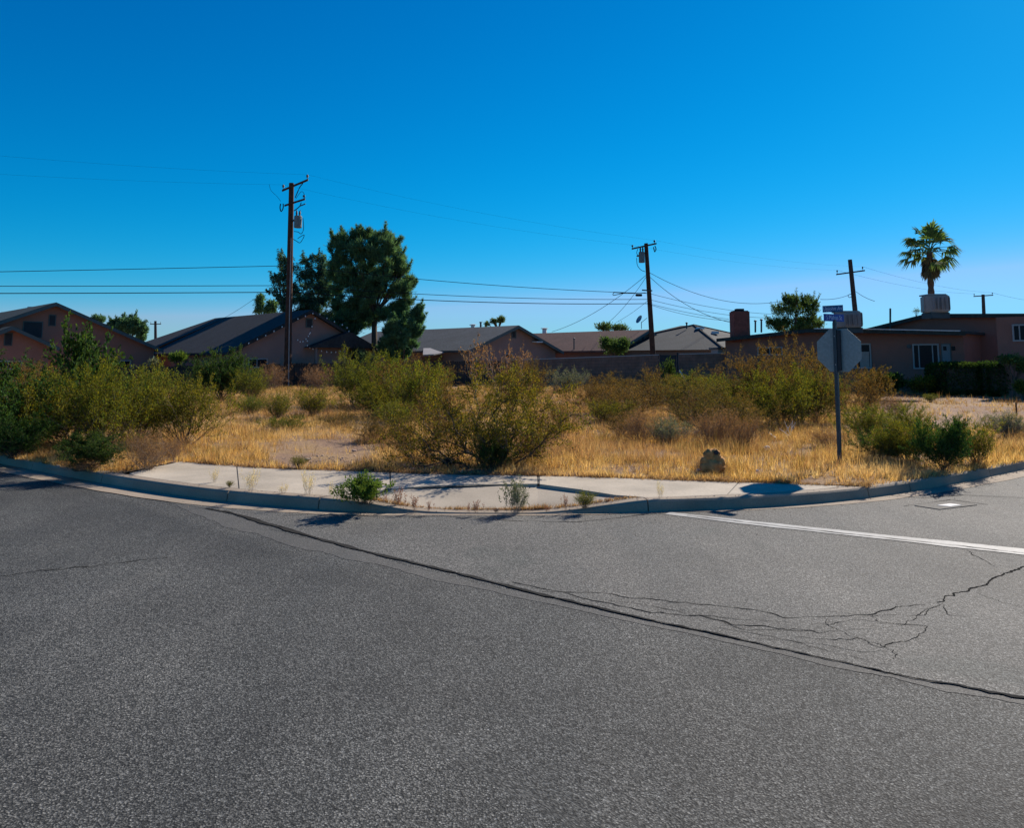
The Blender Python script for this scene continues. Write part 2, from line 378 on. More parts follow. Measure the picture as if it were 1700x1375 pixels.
def ribbon(P, wd, z, jit=0.0, rng=None, n_per=6, rough=True):
    """flat ribbon with uneven edges along polyline P (list of xyz), widths wd"""
    Q = []; Wd = []
    for i in range(len(P) - 1):
        for k in range(n_per):
            t = k / n_per; Q.append(np.array(P[i]) * (1 - t) + np.array(P[i + 1]) * t); Wd.append(wd[i] * (1 - t) + wd[i + 1] * t)
    Q.append(np.array(P[-1])); Wd.append(wd[-1]); Q = np.array(Q); Wd = np.array(Wd)
    d = np.gradient(Q[:, :2], axis=0); d /= np.linalg.norm(d, axis=1)[:, None] + 1e-9; nn = np.stack([-d[:, 1], d[:, 0]], 1)
    if jit:
        kk = np.ones(3) / 3 if rough else np.ones(7) / 7
        Q[:, :2] += nn * (np.convolve(rng.normal(0, 1, len(Q)), kk, 'same') * jit * 1.6)[:, None]
        Wd = Wd * (1 + np.convolve(rng.normal(0, .35 if jit > .001 else .07, len(Q)), kk, 'same') * 1.6).clip(.35, 1.7)
    a = np.c_[Q[:, :2] + nn * Wd[:, None] / 2, np.full(len(Q), z)]; b = np.c_[Q[:, :2] - nn * Wd[:, None] / 2, np.full(len(Q), z)]
    V = np.r_[a, b]; n = len(Q)
    return V, [(i, i + 1, n + i + 1, n + i) for i in range(n - 1)]
rng = np.random.default_rng(5)
side_o = bpy.data.objects['side_street']; road_o = bpy.data.objects['road']
# smooth worn strip on the road side of the joint
sp = [atZ(a, b, 0) for a, b in [(250, 822), (330, 846), (400, 872), (480, 896), (560, 915), (650, 939), (740, 962), (830, 981), (930, 1003), (1050, 1031), (1150, 1051), (1300, 1084), (1450, 1118), (1600, 1147), (1750, 1177)]]
V, Fc = ribbon(sp, [.05, .20, .27, .24, .2, .17, .15, .11, .08, .07, .08, .09, .10, .09, .08], .002, .006, rng, 12, False); obj('worn_strip', V, Fc, M['strip'], road_o)
V, Fc = ribbon(seam[1:-1], [.04, .06, .065, .055, .035, .03, .03, .035, .03, .025, .016, .011, .009, .010, .02, .028, .024], .0075, .005, rng, 14); obj('tar_seal', V, Fc, M['tar'], road_o)
cracks = [
 ([(470, 857), (540, 854), (600, 858), (650, 861), (720, 858), (800, 862), (860, 866), (960, 868), (1060, 856), (1180, 852)], .022),
 ([(900, 985), (990, 985), (1050, 995), (1100, 998), (1170, 1006), (1250, 1013), (1300, 1026), (1390, 1026), (1450, 1022), (1490, 1010), (1535, 1005)], .018),
 ([(850, 968), (930, 985), (1010, 1004), (1070, 1016), (1110, 1021), (1160, 1024), (1220, 1040), (1290, 1044), (1330, 1048), (1370, 1052)], .022),
 ([(1345, 1037), (1385, 1038), (1420, 1030), (1460, 1036), (1540, 1042), (1535, 1052), (1505, 1065), (1460, 1075), (1420, 1058)], .011),
 ([(1320, 1060), (1380, 1063), (1430, 1062), (1470, 1075), (1485, 1085), (1488, 1098)], .012),
 ([(1562, 1003), (1575, 990), (1600, 983), (1635, 972), (1650, 960), (1675, 952), (1700, 942), (1740, 925)], .03),
 ([(1605, 915), (1625, 928), (1655, 944)], .014),
 ([(1565, 1005), (1570, 1022), (1605, 1026)], .013),
 ([(1562, 1003), (1530, 1022), (1470, 1024), (1420, 1022), (1340, 1012)], .008),
 ([(1130, 1012), (1190, 1032), (1240, 1048), (1330, 1050), (1400, 1048), (1480, 1044)], .009),
 ([(1620, 985), (1660, 1000), (1700, 1010)], .009),
 ([(1250, 1060), (1330, 1068), (1420, 1082), (1480, 1085)], .009),
 ([(1000, 996), (1080, 1008), (1150, 1022), (1230, 1030), (1310, 1034)], .010),
 ([(1180, 1044), (1260, 1054), (1320, 1066), (1400, 1088), (1470, 1104)], .009),
 ([(1360, 1026), (1375, 1040), (1400, 1052), (1440, 1068)], .009),
 ([(1440, 1022), (1460, 1036), (1500, 1038), (1530, 1022), (1560, 1004)], .009),
]
for pts, wd in cracks:
    P = [atZ(a, b, 0) for a, b in pts]; V, Fc = ribbon(P, [wd * .3] + [wd * .45] * (len(P) - 2) + [wd * .15], .0065, .012, rng, 9)
    obj('crack', V, Fc, M['crack'], side_o)
for pts, wd in [([(0, 957), (60, 949), (110, 945), (150, 941), (230, 931), (300, 925)], .012)]:
    P = [atZ(a, b, 0) for a, b in pts]; V, Fc = ribbon(P, [wd] * len(P), .004, .015, rng, 8); obj('crack', V, Fc, M['crack'], road_o)
# stop line
ln = [atZ(a, b, 0) for a, b in [(1108, 853.5), (1250, 870), (1400, 886), (1550, 902), (1700, 918), (1900, 940)]]
V, Fc = ribbon(ln, [.15, .2, .22, .25, .27, .28], .009, .0008, rng, 26, False); tag(struct(obj('stop_line', V, Fc, M['paint'])), 'worn pale stop line painted across the side street')
V, Fc = ribbon([atZ(a, b - 2.5, 0) for a, b in [(1140, 860), (1250, 873), (1400, 890), (1550, 906), (1700, 923)]], [.012] * 5, .0125, .006, rng, 20); obj('crack', V, Fc, M['crack'], side_o)

# kerb segments and gutter
kerb = struct(bpy.data.objects.new('kerb', None)); C.objects.link(kerb)
gapj = [0] + [kpx[a] for a in (172, 385, 540, 1072, 1434, 1508, 1640)]
extra = [8, 16, 24, 32, 44, 56]
js = sorted(set([e for e in extra if e < kpx[0] - 2] + [kpx[a] for a in (60, 172, 385, 540, 1072, 1434, 1508, 1640)] + [kpx[1700] + 6, kpx[1700] + 18, kpx[1700] + 30] + [0, len(KS) - 1]))
def kerb_piece(a, b, name='kerb_segment'):
    P = KS[a:b + 1].copy(); Nn = KNrm[a:b + 1]; d0 = nrm(P[1] - P[0]); d1 = nrm(P[-1] - P[-2])
    P[0] += d0 * .007; P[-1] -= d1 * .007
    n = len(P); V = []; Fc = []
    for i in range(n):
        h = P[i, 2]; p = P[i].copy(); p[2] = 0; nn = Nn[i]
        prof = [(-.035, -.04), (-.028, .012 if h > .03 else .006), (-.008, h - .022), (.012, h - .003), (.03, h + .001), (.15, h + .001), (.15, -.04)]
        for o_, z_ in prof: q = p + nn * o_; q[2] = max(z_, -.04); V.append(q)
    k = 7
    for i in range(n - 1):
        for j in range(k):
            j2 = (j + 1) % k; Fc.append((i * k + j, (i + 1) * k + j, (i + 1) * k + j2, i * k + j2))
    Fc.append(tuple(range(k))); Fc.append(tuple((n - 1) * k + j for j in range(k))[::-1])
    return obj(name, V, Fc, M['kerb'], kerb)
for a, b in zip(js[:-1], js[1:]): kerb_piece(a, b)
# gutter pan
n = len(KS); gw = np.interp(np.arange(n), [kpx[0], kpx[385], kpx[540], kpx[700], kpx[950], kpx[1210], kpx[1434], kpx[1700]], [.42, .36, .29, .10, .09, .14, .24, .36])
V = []; Fc = []
for i in range(n):
    p = KS[i].copy(); p[2] = 0; nn = KNrm[i]
    q = p - nn * .02; q[2] = .0075; V.append(q); q = p - nn * (gw[i] + .008 * math.sin(i * 1.7)); q[2] = .0075; V.append(q)
for i in range(n - 1): Fc.append((2 * i, 2 * i + 1, 2 * i + 3, 2 * i + 2))
obj('gutter', V, Fc, M['kerb'], kerb)

# sidewalk slabs
side_w = struct(bpy.data.objects.new('sidewalk', None)); C.objects.link(side_w)
def kin(px_, off=.158):
    """point on the kerb's inner line at photo column px_"""
    xs = [k[0] for k in kp]; idx = np.interp(px_, xs, [kpx[x] for x in xs]); i = int(idx); t = idx - i
    p = KS[i] * (1 - t) + KS[min(i + 1, len(KS) - 1)] * t; q = p + KNrm[i] * off; return q
SZ = KH
def slab(front_pts, back_px, name='slab', mat='concrete', z=SZ):
    bk = [atZ(a, b, z) for a, b in back_px]
    P = [(p[0], p[1], z + .001) for p in front_pts] + [(p[0], p[1], z + .001) for p in bk[::-1]]
    m = MB(); m.prism(P[::-1], (0, 0, -.12)); return m.build(name, M[mat], side_w)
slab([kin(a) for a in (205, 230, 260, 300, 345, 385)], [(215, 786), (255, 776), (285, 770), (300, 766.5), (340, 769), (392, 773.5)])
slab([kin(a) for a in (387, 420, 460, 500, 540, 585)], [(394, 774), (450, 778.5), (520, 781), (580, 782), (646, 784), (647, 811)])
slab([atZ(a, b, SZ) for a, b in [(650, 812), (720, 806.5), (780, 804.5), (892, 803.5)]], [(649, 784), (700, 787), (760, 789), (830, 789.5), (891, 790)])
slab([atZ(896, 804, SZ), atZ(960, 812.5, SZ), atZ(1020, 822, SZ)] + [kin(a) for a in (1076, 1140, 1210)], [(896, 790), (960, 792), (1060, 795), (1150, 799), (1225, 801)])
slab([kin(a) for a in (1212, 1260, 1300, 1370, 1434)], [(1227, 801.5), (1280, 802.5), (1330, 803), (1380, 805), (1432, 808.5)])
bedp = [kin(a, .17) for a in (207, 260, 300, 385, 460, 540, 600)] + [atZ(652, 811, SZ), atZ(893, 802.5, SZ), atZ(1015, 820, SZ)] + [kin(a, .17) for a in (1085, 1210, 1300, 1370, 1430)] + [atZ(a, b, SZ) for a, b in [(1380, 804.5), (1225, 800.5), (1060, 794.5), (896, 789.5), (760, 788.5), (649, 783.5), (520, 780.5), (394, 773.5), (300, 766)]]
obj('slab_bed', [(p[0], p[1], SZ - .005) for p in bedp], [tuple(range(len(bedp)))], M['strip'], side_w)
# ramp panel: ruled surface between the kerb and the back line
fr = [590, 650, 700, 760, 830, 900, 950, 1010, 1068]
bk = [(588, 826), (650, 811), (700, 807), (760, 804.3), (830, 803.3), (893, 802.6), (950, 810.3), (1010, 820), (1066, 829)]
V = []; Fc = []
for a, b in zip(fr, bk):
    p = kin(a); p[2] = max(p[2] - .004, .012); q = atZ(b[0], b[1], SZ - (.006 if 600 < a < 870 else .026 if a < 1060 else .008))
    for t in np.linspace(0, 1, 5): V.append(p * (1 - t) + q * t)
for i in range(len(fr) - 1):
    for j in range(4): Fc.append((i * 5 + j, (i + 1) * 5 + j, (i + 1) * 5 + j + 1, i * 5 + j + 1))
obj('ramp', V, Fc, M['concrete_w'], side_w)
V, Fc = ribbon([atZ(a, b, .11) for a, b in bk[1:]], [.03] * 8, .118, .0, rng, 3); V = np.array(V); 
for (pts, wd) in [([(748, 850), (752, 825), (750, 808)], .008), ([(803, 850), (803, 822), (805, 812)], .008)]:
    P = [atZ(a, b, .05) for a, b in pts]

# lot terrain
lotpts = []
inner = KS + KNrm * .15
sel = np.arange(0, len(inner), 2); rows = 60
V = []; tt = (np.linspace(0, 1, rows)) ** 2.2
def bumpz(x, y): return (mnoise.noise((x * .35, y * .35, 3.1)) * .07 + mnoise.noise((x * 1.3, y * 1.3, 7.7)) * .035)
xs_sw = [200, 255, 300, 450, 580, 700, 900, 1100, 1250, 1434]; ys_sw = [790, 776, 766.5, 778, 782, 787, 790, 797, 802, 808.5]
def px_of(x, y): return CX + F * x / max(y, .1) * 1.0
def back_dist(px):
    """distance Y where bare lot starts at that photo column"""
    if px < 200 or px > 1434:
        xx = [k[0] for k in kp]; yy = [k[1] for k in kp]; p = atZ(px, np.interp(px, xx, yy), KH); return p[1] + .15
    return atZ(px, np.interp(px, xs_sw, ys_sw), SZ)[1]
rim = []
for i in sel:
    p = inner[i].copy(); r = math.hypot(p[0], p[1]); far = p / r * max(r + 25, 85)
    px = CX + F * p[0] / p[1] if p[1] > 1 else -9999
    if -300 < px < 2000:
        px2 = CX + F * p[0] / (p[1] * .996)
        Y = back_dist(np.clip(px, 0, 1700)) if 0 <= px <= 1700 else None
        if Y is not None and 200 < px < 1434: p = np.array([(px - CX) / F * Y * .9995, Y - .01, 0])
    for t in tt:
        q = p * (1 - t) + far * t; f = min(1, t * 40)
        V.append((q[0], q[1], LOTZ - .004 + (.02 + bumpz(q[0], q[1])) * f))
ns = len(sel); Fc = [(i * rows + j, (i + 1) * rows + j, (i + 1) * rows + j + 1, i * rows + j + 1) for i in range(ns - 1) for j in range(rows - 1)]
struct(obj('lot_ground', V, Fc, M['dirt'], smooth=True))

# ------------------------------------------------------------------ plants
UP = np.array([0, 0, 1.])
def seg_mesh(segs, sides=3):
    P0 = np.array([s[0] for s in segs]); P1 = np.array([s[1] for s in segs]); r0 = np.array([s[2] for s in segs]); r1 = np.array([s[3] for s in segs])
    d = P1 - P0; d /= np.linalg.norm(d, axis=1)[:, None] + 1e-9
    ref = np.where(np.abs(d[:, 2:3]) < .9, np.array([[0, 0, 1.]]), np.array([[1., 0, 0]]))
    a = np.cross(d, ref); a /= np.linalg.norm(a, axis=1)[:, None] + 1e-9; b = np.cross(d, a); n = len(segs); V = np.zeros((n, 2 * sides, 3))
    for k in range(sides):
        t = 2 * math.pi * k / sides; o = math.cos(t) * a + math.sin(t) * b
        V[:, k] = P0 + o * r0[:, None]; V[:, sides + k] = P1 + o * r1[:, None]
    base = (np.arange(n) * 2 * sides)[:, None]; Fs = []
    for k in range(sides):
        k2 = (k + 1) % sides; Fs.append(base + np.array([[k, k2, sides + k2, sides + k]]))
    return V.reshape(-1, 3), np.concatenate(Fs, 0)
def leaves_mesh(Cn, A, Ln, Wd, rg, tints):
    """rhombic leaves: centres Cn, axis A, lengths, widths"""
    n = len(Cn); A = A / (np.linalg.norm(A, axis=1)[:, None] + 1e-9)
    r = rg.normal(0, 1, (n, 3)); B = np.cross(A, r); B /= np.linalg.norm(B, axis=1)[:, None] + 1e-9
    V = np.stack([Cn - A * Ln[:, None] * .5, Cn + B * Wd[:, None] * .5, Cn + A * Ln[:, None] * .5, Cn - B * Wd[:, None] * .5], 1).reshape(-1, 3)
    Fq = np.arange(4 * n).reshape(n, 4); T = np.repeat(tints, 4, 0); return V, Fq, T
def tints(rg, n, lo=.55, hi=1.5, warm=.25):
    b = rg.uniform(lo, hi, n); wv = rg.uniform(-warm, warm, n)
    return np.stack([b * (1 + wv), b * (1 + .3 * wv), b * (1 - wv)], 1).clip(0, 4)
def skeleton(rg, H, Wd, n, levels=2, wig=.16, upb=.08, r0=.012, kids=(1, 2), spread=.75, tmin=.0, clen=.5, nseg0=6, erect=.35):
    segs = []
    def branch(p, d, L, r, lev):
        ns = nseg0 if lev == 0 else 4 if lev == 1 else 3
        for k in range(ns):
            d = nrm(d + rg.normal(0, wig, 3) + UP * upb); q = p + d * L / ns
            segs.append((p, q, r, r * .82, lev))
            if lev < levels and (lev > 0 or k >= 1):
                for _ in range(rg.integers(kids[0], kids[1] + 1)):
                    v = rg.normal(0, 1, 3); v -= d * v.dot(d); v = nrm(v)
                    branch(q, nrm(d * .8 + v * spread + UP * .1), L * clen * rg.uniform(.6, 1.1) * (1 - .35 * k / ns), r * .6, lev + 1)
            p = q; r *= .82
    for i in range(n):
        az = rg.uniform(0, 2 * math.pi); tl = (rg.uniform(0, 1) ** .6) * 1.1
        d = nrm([math.cos(az) * tl, math.sin(az) * tl, erect + rg.uniform(.2, .9)])
        branch(np.array([rg.normal(0, .06), rg.normal(0, .06), -.03]), d, H * rg.uniform(.6, 1.0), r0 * rg.uniform(.6, 1.1), 0)
    P = np.array([s[1] for s in segs]); hz = np.percentile(P[:, 2], 99); wx = np.percentile(np.hypot(P[:, 0], P[:, 1]), 96)
    sx = (Wd / 2) / wx; sz = H / hz; sc = np.array([sx, sx, sz])
    return [(s[0] * sc, s[1] * sc, s[2], s[3], s[4]) for s in segs]
def foliage(rg, segs, nleaf, ll, lw, minlev=1, off=.04, tmin=.25, tintargs={}, align=.9):
    S_ = [s for s in segs if s[4] >= minlev]; P0 = np.array([s[0] for s in S_]); P1 = np.array([s[1] for s in S_]); lv = np.array([s[4] for s in S_])
    L = np.linalg.norm(P1 - P0, axis=1) * (1 + (lv >= 2) * 1.2); H = P1[:, 2].max()
    wgt = L * np.clip(.25 + 1.1 * P1[:, 2] / H, .2, 1.3); ix = rg.choice(len(S_), nleaf, p=wgt / wgt.sum())
    t = rg.uniform(0, 1, nleaf)[:, None]; c = P0[ix] * (1 - t) + P1[ix] * t + rg.normal(0, off, (nleaf, 3)) * .5
    d = P1[ix] - P0[ix]; d /= np.linalg.norm(d, axis=1)[:, None] + 1e-9
    A = d * align + rg.normal(0, .55, (nleaf, 3)) + UP * .25
    V, Fq, T = leaves_mesh(c, A, rg.uniform(.7, 1.4, nleaf) * ll, rg.uniform(.7, 1.3, nleaf) * lw, rg, tints(rg, nleaf, **tintargs))
    # clump tint: whole twigs a little lighter or browner (age of the shoots)
    return V, Fq, T
PROTO = {}
def proto(key, seed, H, Wd, n, nleaf, ll, lw, leafmat, twigmat, **kw):
    rg = np.random.default_rng(seed); fk = {k: kw.pop(k) for k in ('minlev', 'off', 'tintargs', 'align') if k in kw}
    sg = skeleton(rg, H, Wd, n, **kw); V, Fq = seg_mesh(sg); ms = make_mesh('stems', V, Fq, M[twigmat]); mf = None
    if nleaf:
        V, Fq, T = foliage(rg, sg, nleaf, ll, lw, **fk); V[:, 2] = np.maximum(V[:, 2], .0); mf = make_mesh('foliage', V, Fq, M[leafmat], T)
    PROTO[key] = (ms, mf, H, Wd)
tw = dict(lo=.25, hi=2.1, warm=.4)
for k in range(3): proto('creo%d' % k, 11 + k, 1.6, 2.4, 30, 20000, .036, .016, 'creo', 'twig', tintargs=tw)
for k in range(3): proto('olive%d' % k, 31 + k, 1.6, 2.6, 24, 12500, .036, .016, 'olive', 'twig', tintargs=tw)
for k in range(2): proto('dense%d' % k, 41 + k, 1.5, 2.2, 36, 23000, .038, .018, 'creo', 'twig', kids=(1, 3), tintargs=tw)
for k in range(2): proto('dark%d' % k, 51 + k, 1.4, 2.2, 36, 28000, .044, .022, 'dark', 'twig', kids=(1, 3), tintargs=tw)
for k in range(3): proto('dry%d' % k, 61 + k, .8, 1.4, 60, 5000, .03, .009, 'brown', 'twigdry', levels=2, wig=.22, kids=(1, 2), r0=.005, tintargs=dict(lo=.6, hi=1.6, warm=.15))
for k in range(2): proto('spiky%d' % k, 71 + k, 1.0, 1.3, 70, 7000, .05, .011, 'creo', 'twig', levels=1, wig=.1, upb=.14, r0=.006, erect=.7, tintargs=tw)
for k in range(2): proto('grey%d' % k, 81 + k, .8, 1.2, 34, 6000, .032, .014, 'greyleaf', 'twigpale', tintargs=dict(lo=.6, hi=1.5, warm=.15))
proto('sparse', 91, 1.7, 1.6, 4, 1000, .055, .022, 'brown', 'twigpale', r0=.02, wig=.2, spread=.8, erect=.8, tintargs=tw)
proto('broad0', 95, 1.5, 1.8, 22, 5000, .075, .045, 'dark', 'twig', tintargs=dict(lo=.6, hi=1.9, warm=.3))
proto('broad1', 96, 1.5, 1.8, 22, 5000, .075, .04, 'olive', 'twig', tintargs=dict(lo=.6, hi=1.7, warm=.2))
proto('fresh', 97, .42, .85, 50, 5200, .05, .015, 'bright', 'twig', levels=1, r0=.004, erect=.2, tintargs=dict(lo=.5, hi=1.6, warm=.15), off=.03)
proto('greyweed', 98, .45, .5, 26, 1900, .024, .012, 'greyleaf', 'twigpale', levels=2, r0=.003, erect=.5, tintargs=dict(lo=.7, hi=1.4, warm=.1), off=.015)
proto('redweed', 99, .25, .3, 14, 420, .018, .010, 'redleaf', 'twigdry', levels=1, r0=.002, erect=.7, tintargs=dict(lo=.7, hi=1.4, warm=.1), off=.01)
proto('strawweed', 100, .3, .3, 26, 500, .03, .006, 'straw', 'twigpale', levels=1, r0=.0014, erect=1.0, tintargs=dict(lo=.8, hi=1.3, warm=.05), off=.012)

prng = random.Random(4)
def plant(key, px, py, wpx, hpx, name, label, cat, z=LOTZ, group=None, rot=None, leaf=None, lean=0):
    ms, mf, H, Wd = PROTO[key]
    p = atZ(px, py, z + .01); Y = p[1]; W_ = wpx * Y / F; H_ = hpx * Y / F
    t = thing(name, label, cat, p, group); t.rotation_euler = (0, lean, rot if rot is not None else prng.uniform(0, 6.28))
    t.scale = (W_ / Wd, W_ / Wd, H_ / H)
    a = bpy.data.objects.new('stems', ms); C.objects.link(a); a.parent = t
    if mf:
        b = bpy.data.objects.new('foliage', mf); C.objects.link(b); b.parent = t
        if leaf: b.material_slots[0].link = 'OBJECT'; b.material_slots[0].material = M[leaf]
    return t
GB = 'desert shrubs growing wild on the empty lot'
bushes = [
 ('dark0', -10, 752, 190, 150, 'dark green shrub cut by the left edge of the photo, behind the kerb'),
 ('creo1', 55, 742, 150, 120, 'olive shrub between the leftmost dark shrub and the tall creosote'),
 ('broad0', 135, 700, 130, 152, 'tall bright green shrub rising before the pinkish gabled house'),
 ('olive0', 60, 690, 150, 84, 'brownish shrub behind the leftmost shrubs, under the small gable'),
 ('creo0', 165, 758, 180, 152, 'tall olive green creosote bush behind the low dark shrub at the kerb'),
 ('dense0', 225, 735, 170, 118, 'dense yellow green creosote left of the open stemmed one'),
 ('creo2', 305, 742, 165, 118, 'open stemmed creosote bush beside the golden grass, right end of the left thicket'),
 ('dark1', 150, 779, 105, 55, 'low dark green shrub right behind the kerb, left of the dry tumbleweed'),
 ('olive1', 245, 690, 150, 70, 'olive shrub behind the left thicket, below the wooden fence'),
 ('olive2', 100, 655, 140, 60, 'brownish bush by the fence below the pinkish house'),
 ('dark0', 368, 664, 110, 78, 'large dark rounded shrub standing against the wooden fence'),
 ('spiky0', 420, 666, 60, 52, 'olive shrub at the right foot of the large dark rounded shrub'),
 ('spiky1', 460, 697, 58, 44, 'small bright creosote in the grass below the utility pole'),
 ('spiky0', 520, 692, 72, 48, 'small creosote in the grass right of the transformer pole'),
 ('spiky1', 415, 688, 70, 30, 'low olive shrub in golden grass left of the small bright creosote'),
 ('creo1', 590, 676, 120, 92, 'wide creosote in front of the pine, leftmost of that thicket'),
 ('dense1', 640, 680, 110, 84, 'dense green creosote in front of the round young pine'),
 ('spiky0', 690, 700, 100, 96, 'upright creosote with pale shoots right of the dense green one'),
 ('creo2', 720, 655, 70, 48, 'dark green creosote beside the dark board fence'),
 ('spiky1', 655, 712, 90, 46, 'low creosote in front of the dense green one'),
 ('olive1', 745, 735, 130, 95, 'yellowish shrub with pale branches left of the big spreading bush'),
 ('olive2', 690, 768, 120, 72, 'thin sprawling olive shrub at the back of the sidewalk'),
 ('olive1', 985, 690, 130, 62, 'olive shrub between the big spreading bush and the dark gate'),
 ('olive2', 1045, 700, 140, 60, 'brownish low shrub in front of the one below the dark gate'),
 ('creo0', 1120, 672, 120, 46, 'green shrub hugging the block wall beside the dark gate'),
 ('dense1', 1170, 680, 120, 56, 'dense olive shrub right of the leaning pale pole'),
 ('olive0', 1240, 668, 110, 72, 'tall reddish shrub hiding the right end of the block wall'),
 ('olive2', 1330, 690, 130, 122, 'tallest brown topped shrub before the brick house'),
 ('olive1', 1370, 690, 110, 84, 'dense dark olive shrub hiding the house left of its window'),
 ('olive1', 1170, 722, 130, 66, 'low reddish olive shrub before the right thicket'),
 ('olive1', 40, 735, 190, 110, 'dense brown green shrub in the middle of the left thicket'),
 ('dense1', 110, 745, 180, 110, 'dense green shrub in the left thicket above the flat dry litter'),
 ('dark0', 20, 760, 120, 70, 'low dark shrub by the kerb at the left edge'),
 ('creo0', 625, 695, 140, 62, 'olive shrub filling the front of the thicket before the pine'),
 ('olive2', 680, 690, 150, 90, 'olive shrub with pale shoots between the young pine and the board fence'),
 ('olive0', 850, 690, 90, 84, 'tall reddish shrub just behind the big spreading bush'),
 ('olive0', 880, 668, 100, 70, 'reddish olive shrub behind the big spreading bush, by the block wall'),
 ('grey1', 940, 652, 70, 38, 'greyish shrub at the foot of the block wall'),
 ('olive2', 925, 735, 90, 70, 'thin yellowish shrub in the grass right of the big spreading bush'),
 ('olive1', 1010, 672, 110, 52, 'low olive shrub below the left part of the block wall'),
 ('olive0', 1075, 680, 140, 66, 'broad olive shrub below the dark gate'),
 ('olive2', 1145, 700, 150, 78, 'bushy olive shrub below and right of the dark gate'),
 ('creo0', 1200, 690, 130, 62, 'olive shrub in front of the right end of the block wall'),
 ('olive1', 1275, 690, 140, 110, 'tall brownish shrub before the brick house'),
 ('olive0', 1325, 704, 140, 118, 'tall brown green shrub left of the stop sign'),
 ('creo1', 1300, 712, 150, 96, 'green creosote at the front of the thicket left of the stop sign'),
 ('creo2', 1355, 705, 90, 88, 'yellow green creosote just left of the stop sign post'),
 ('olive0', 1235, 725, 130, 70, 'reddish brown shrub in front of the tall thicket'),
 ('olive2', 1420, 705, 120, 92, 'open branched shrub directly behind the stop sign post'),
 ('broad1', 1455, 668, 80, 54, 'leafy shrub between the stop sign and the brick house window'),
 ('creo0', 1440, 735, 110, 60, 'olive shrub right behind the stop sign post, near the sidewalk end'),
 ('creo1', 1500, 730, 110, 58, 'green creosote behind the dark one at the right kerb'),
 ('dense0', 1510, 772, 110, 70, 'green creosote left half of the thicket at the right kerb'),
 ('dark1', 1565, 783, 95, 84, 'dark green creosote right behind the right kerb'),
 ('spiky0', 1622, 772, 85, 72, 'yellowish upright bush beside the dark one at the right kerb'),
 ('grey0', 1672, 728, 85, 42, 'soft grey green bush by the right edge of the photo'),
 ('broad0', 1112, 650, 34, 50, 'grey leafed bush growing in front of the dark gate'),
 ('spiky1', 1545, 668, 30, 14, 'small round weed on the dirt before the clipped hedge'),
 ('spiky0', 1010, 705, 90, 40, 'low olive clump in the middle of the golden grass'),
 ('olive2', 560, 712, 70, 24, 'low olive weed bush in the golden grass, left of the pale branched shrub'),
 ('creo2', 470, 716, 90, 24, 'low green weed bush in the golden grass above the bare patch'),
 ('olive1', 620, 735, 90, 40, 'thin yellowish shrub right of the bare patch'),
 ('olive0', 1030, 725, 90, 40, 'thin reddish shrub in the golden grass left of the dead weeds'),
 ('dark0', 1470, 765, 90, 52, 'dark shrub at the left end of the thicket by the right kerb'),
 ('grey1', 1115, 738, 80, 42, 'grey purple twiggy bush in the grass beyond the stump'),
]
for b in bushes:
    plant(b[0], *b[1:5], 'dry_shrub' if b[0].startswith('grey') else 'creosote_bush' if not b[0].startswith('broad') else 'leafy_bush', b[5], 'bush', group=GB)
drys = [
 (245, 779, 105, 62, 'rounded brown tumbleweed at the left end of the sidewalk'),
 (450, 648, 70, 44, 'reddish dry brush left of the transformer pole base'),
 (530, 648, 70, 40, 'reddish dry brush right of the transformer pole base'),
 (285, 762, 60, 34, 'small grey brown dry brush behind the rounded tumbleweed'),
 (1180, 742, 110, 62, 'brown dry brush left of the white rock'),
 (1235, 745, 90, 56, 'brown dry brush behind the white rock'),
 (1060, 735, 100, 54, 'reddish dry brush in the grass left of the grey twiggy bush'),
 (890, 768, 90, 54, 'pinkish dry brush at the right foot of the big spreading bush'),
 (1480, 690, 80, 34, 'pinkish dry brush behind the stop sign near the dirt track'),
 (1370, 745, 70, 34, 'small dry brush at the stop sign'),
 (1150, 700, 70, 50, 'red brown dead brush on the olive shrubs below the gate'),
 (130, 782, 90, 20, 'flat dry litter brush along the left kerb'),
]
for i, d in enumerate(drys): plant('dry%d' % (i % 3), *d[:4], 'dry_brush', d[4], 'dry brush', group='dry brush on the lot')
plant('sparse', 790, 668, 85, 106, 'bare_shrub', 'tall thin half bare shrub with pale leaning stem before the board fence', 'bush', group=GB)
plant('sparse', 828, 660, 55, 88, 'bare_shrub', 'thin half bare shrub before the left end of the block wall', 'bush', group=GB)
plant('sparse', 868, 655, 50, 78, 'bare_shrub', 'thin bare shrub between the grey gable and the block wall', 'bush', group=GB)
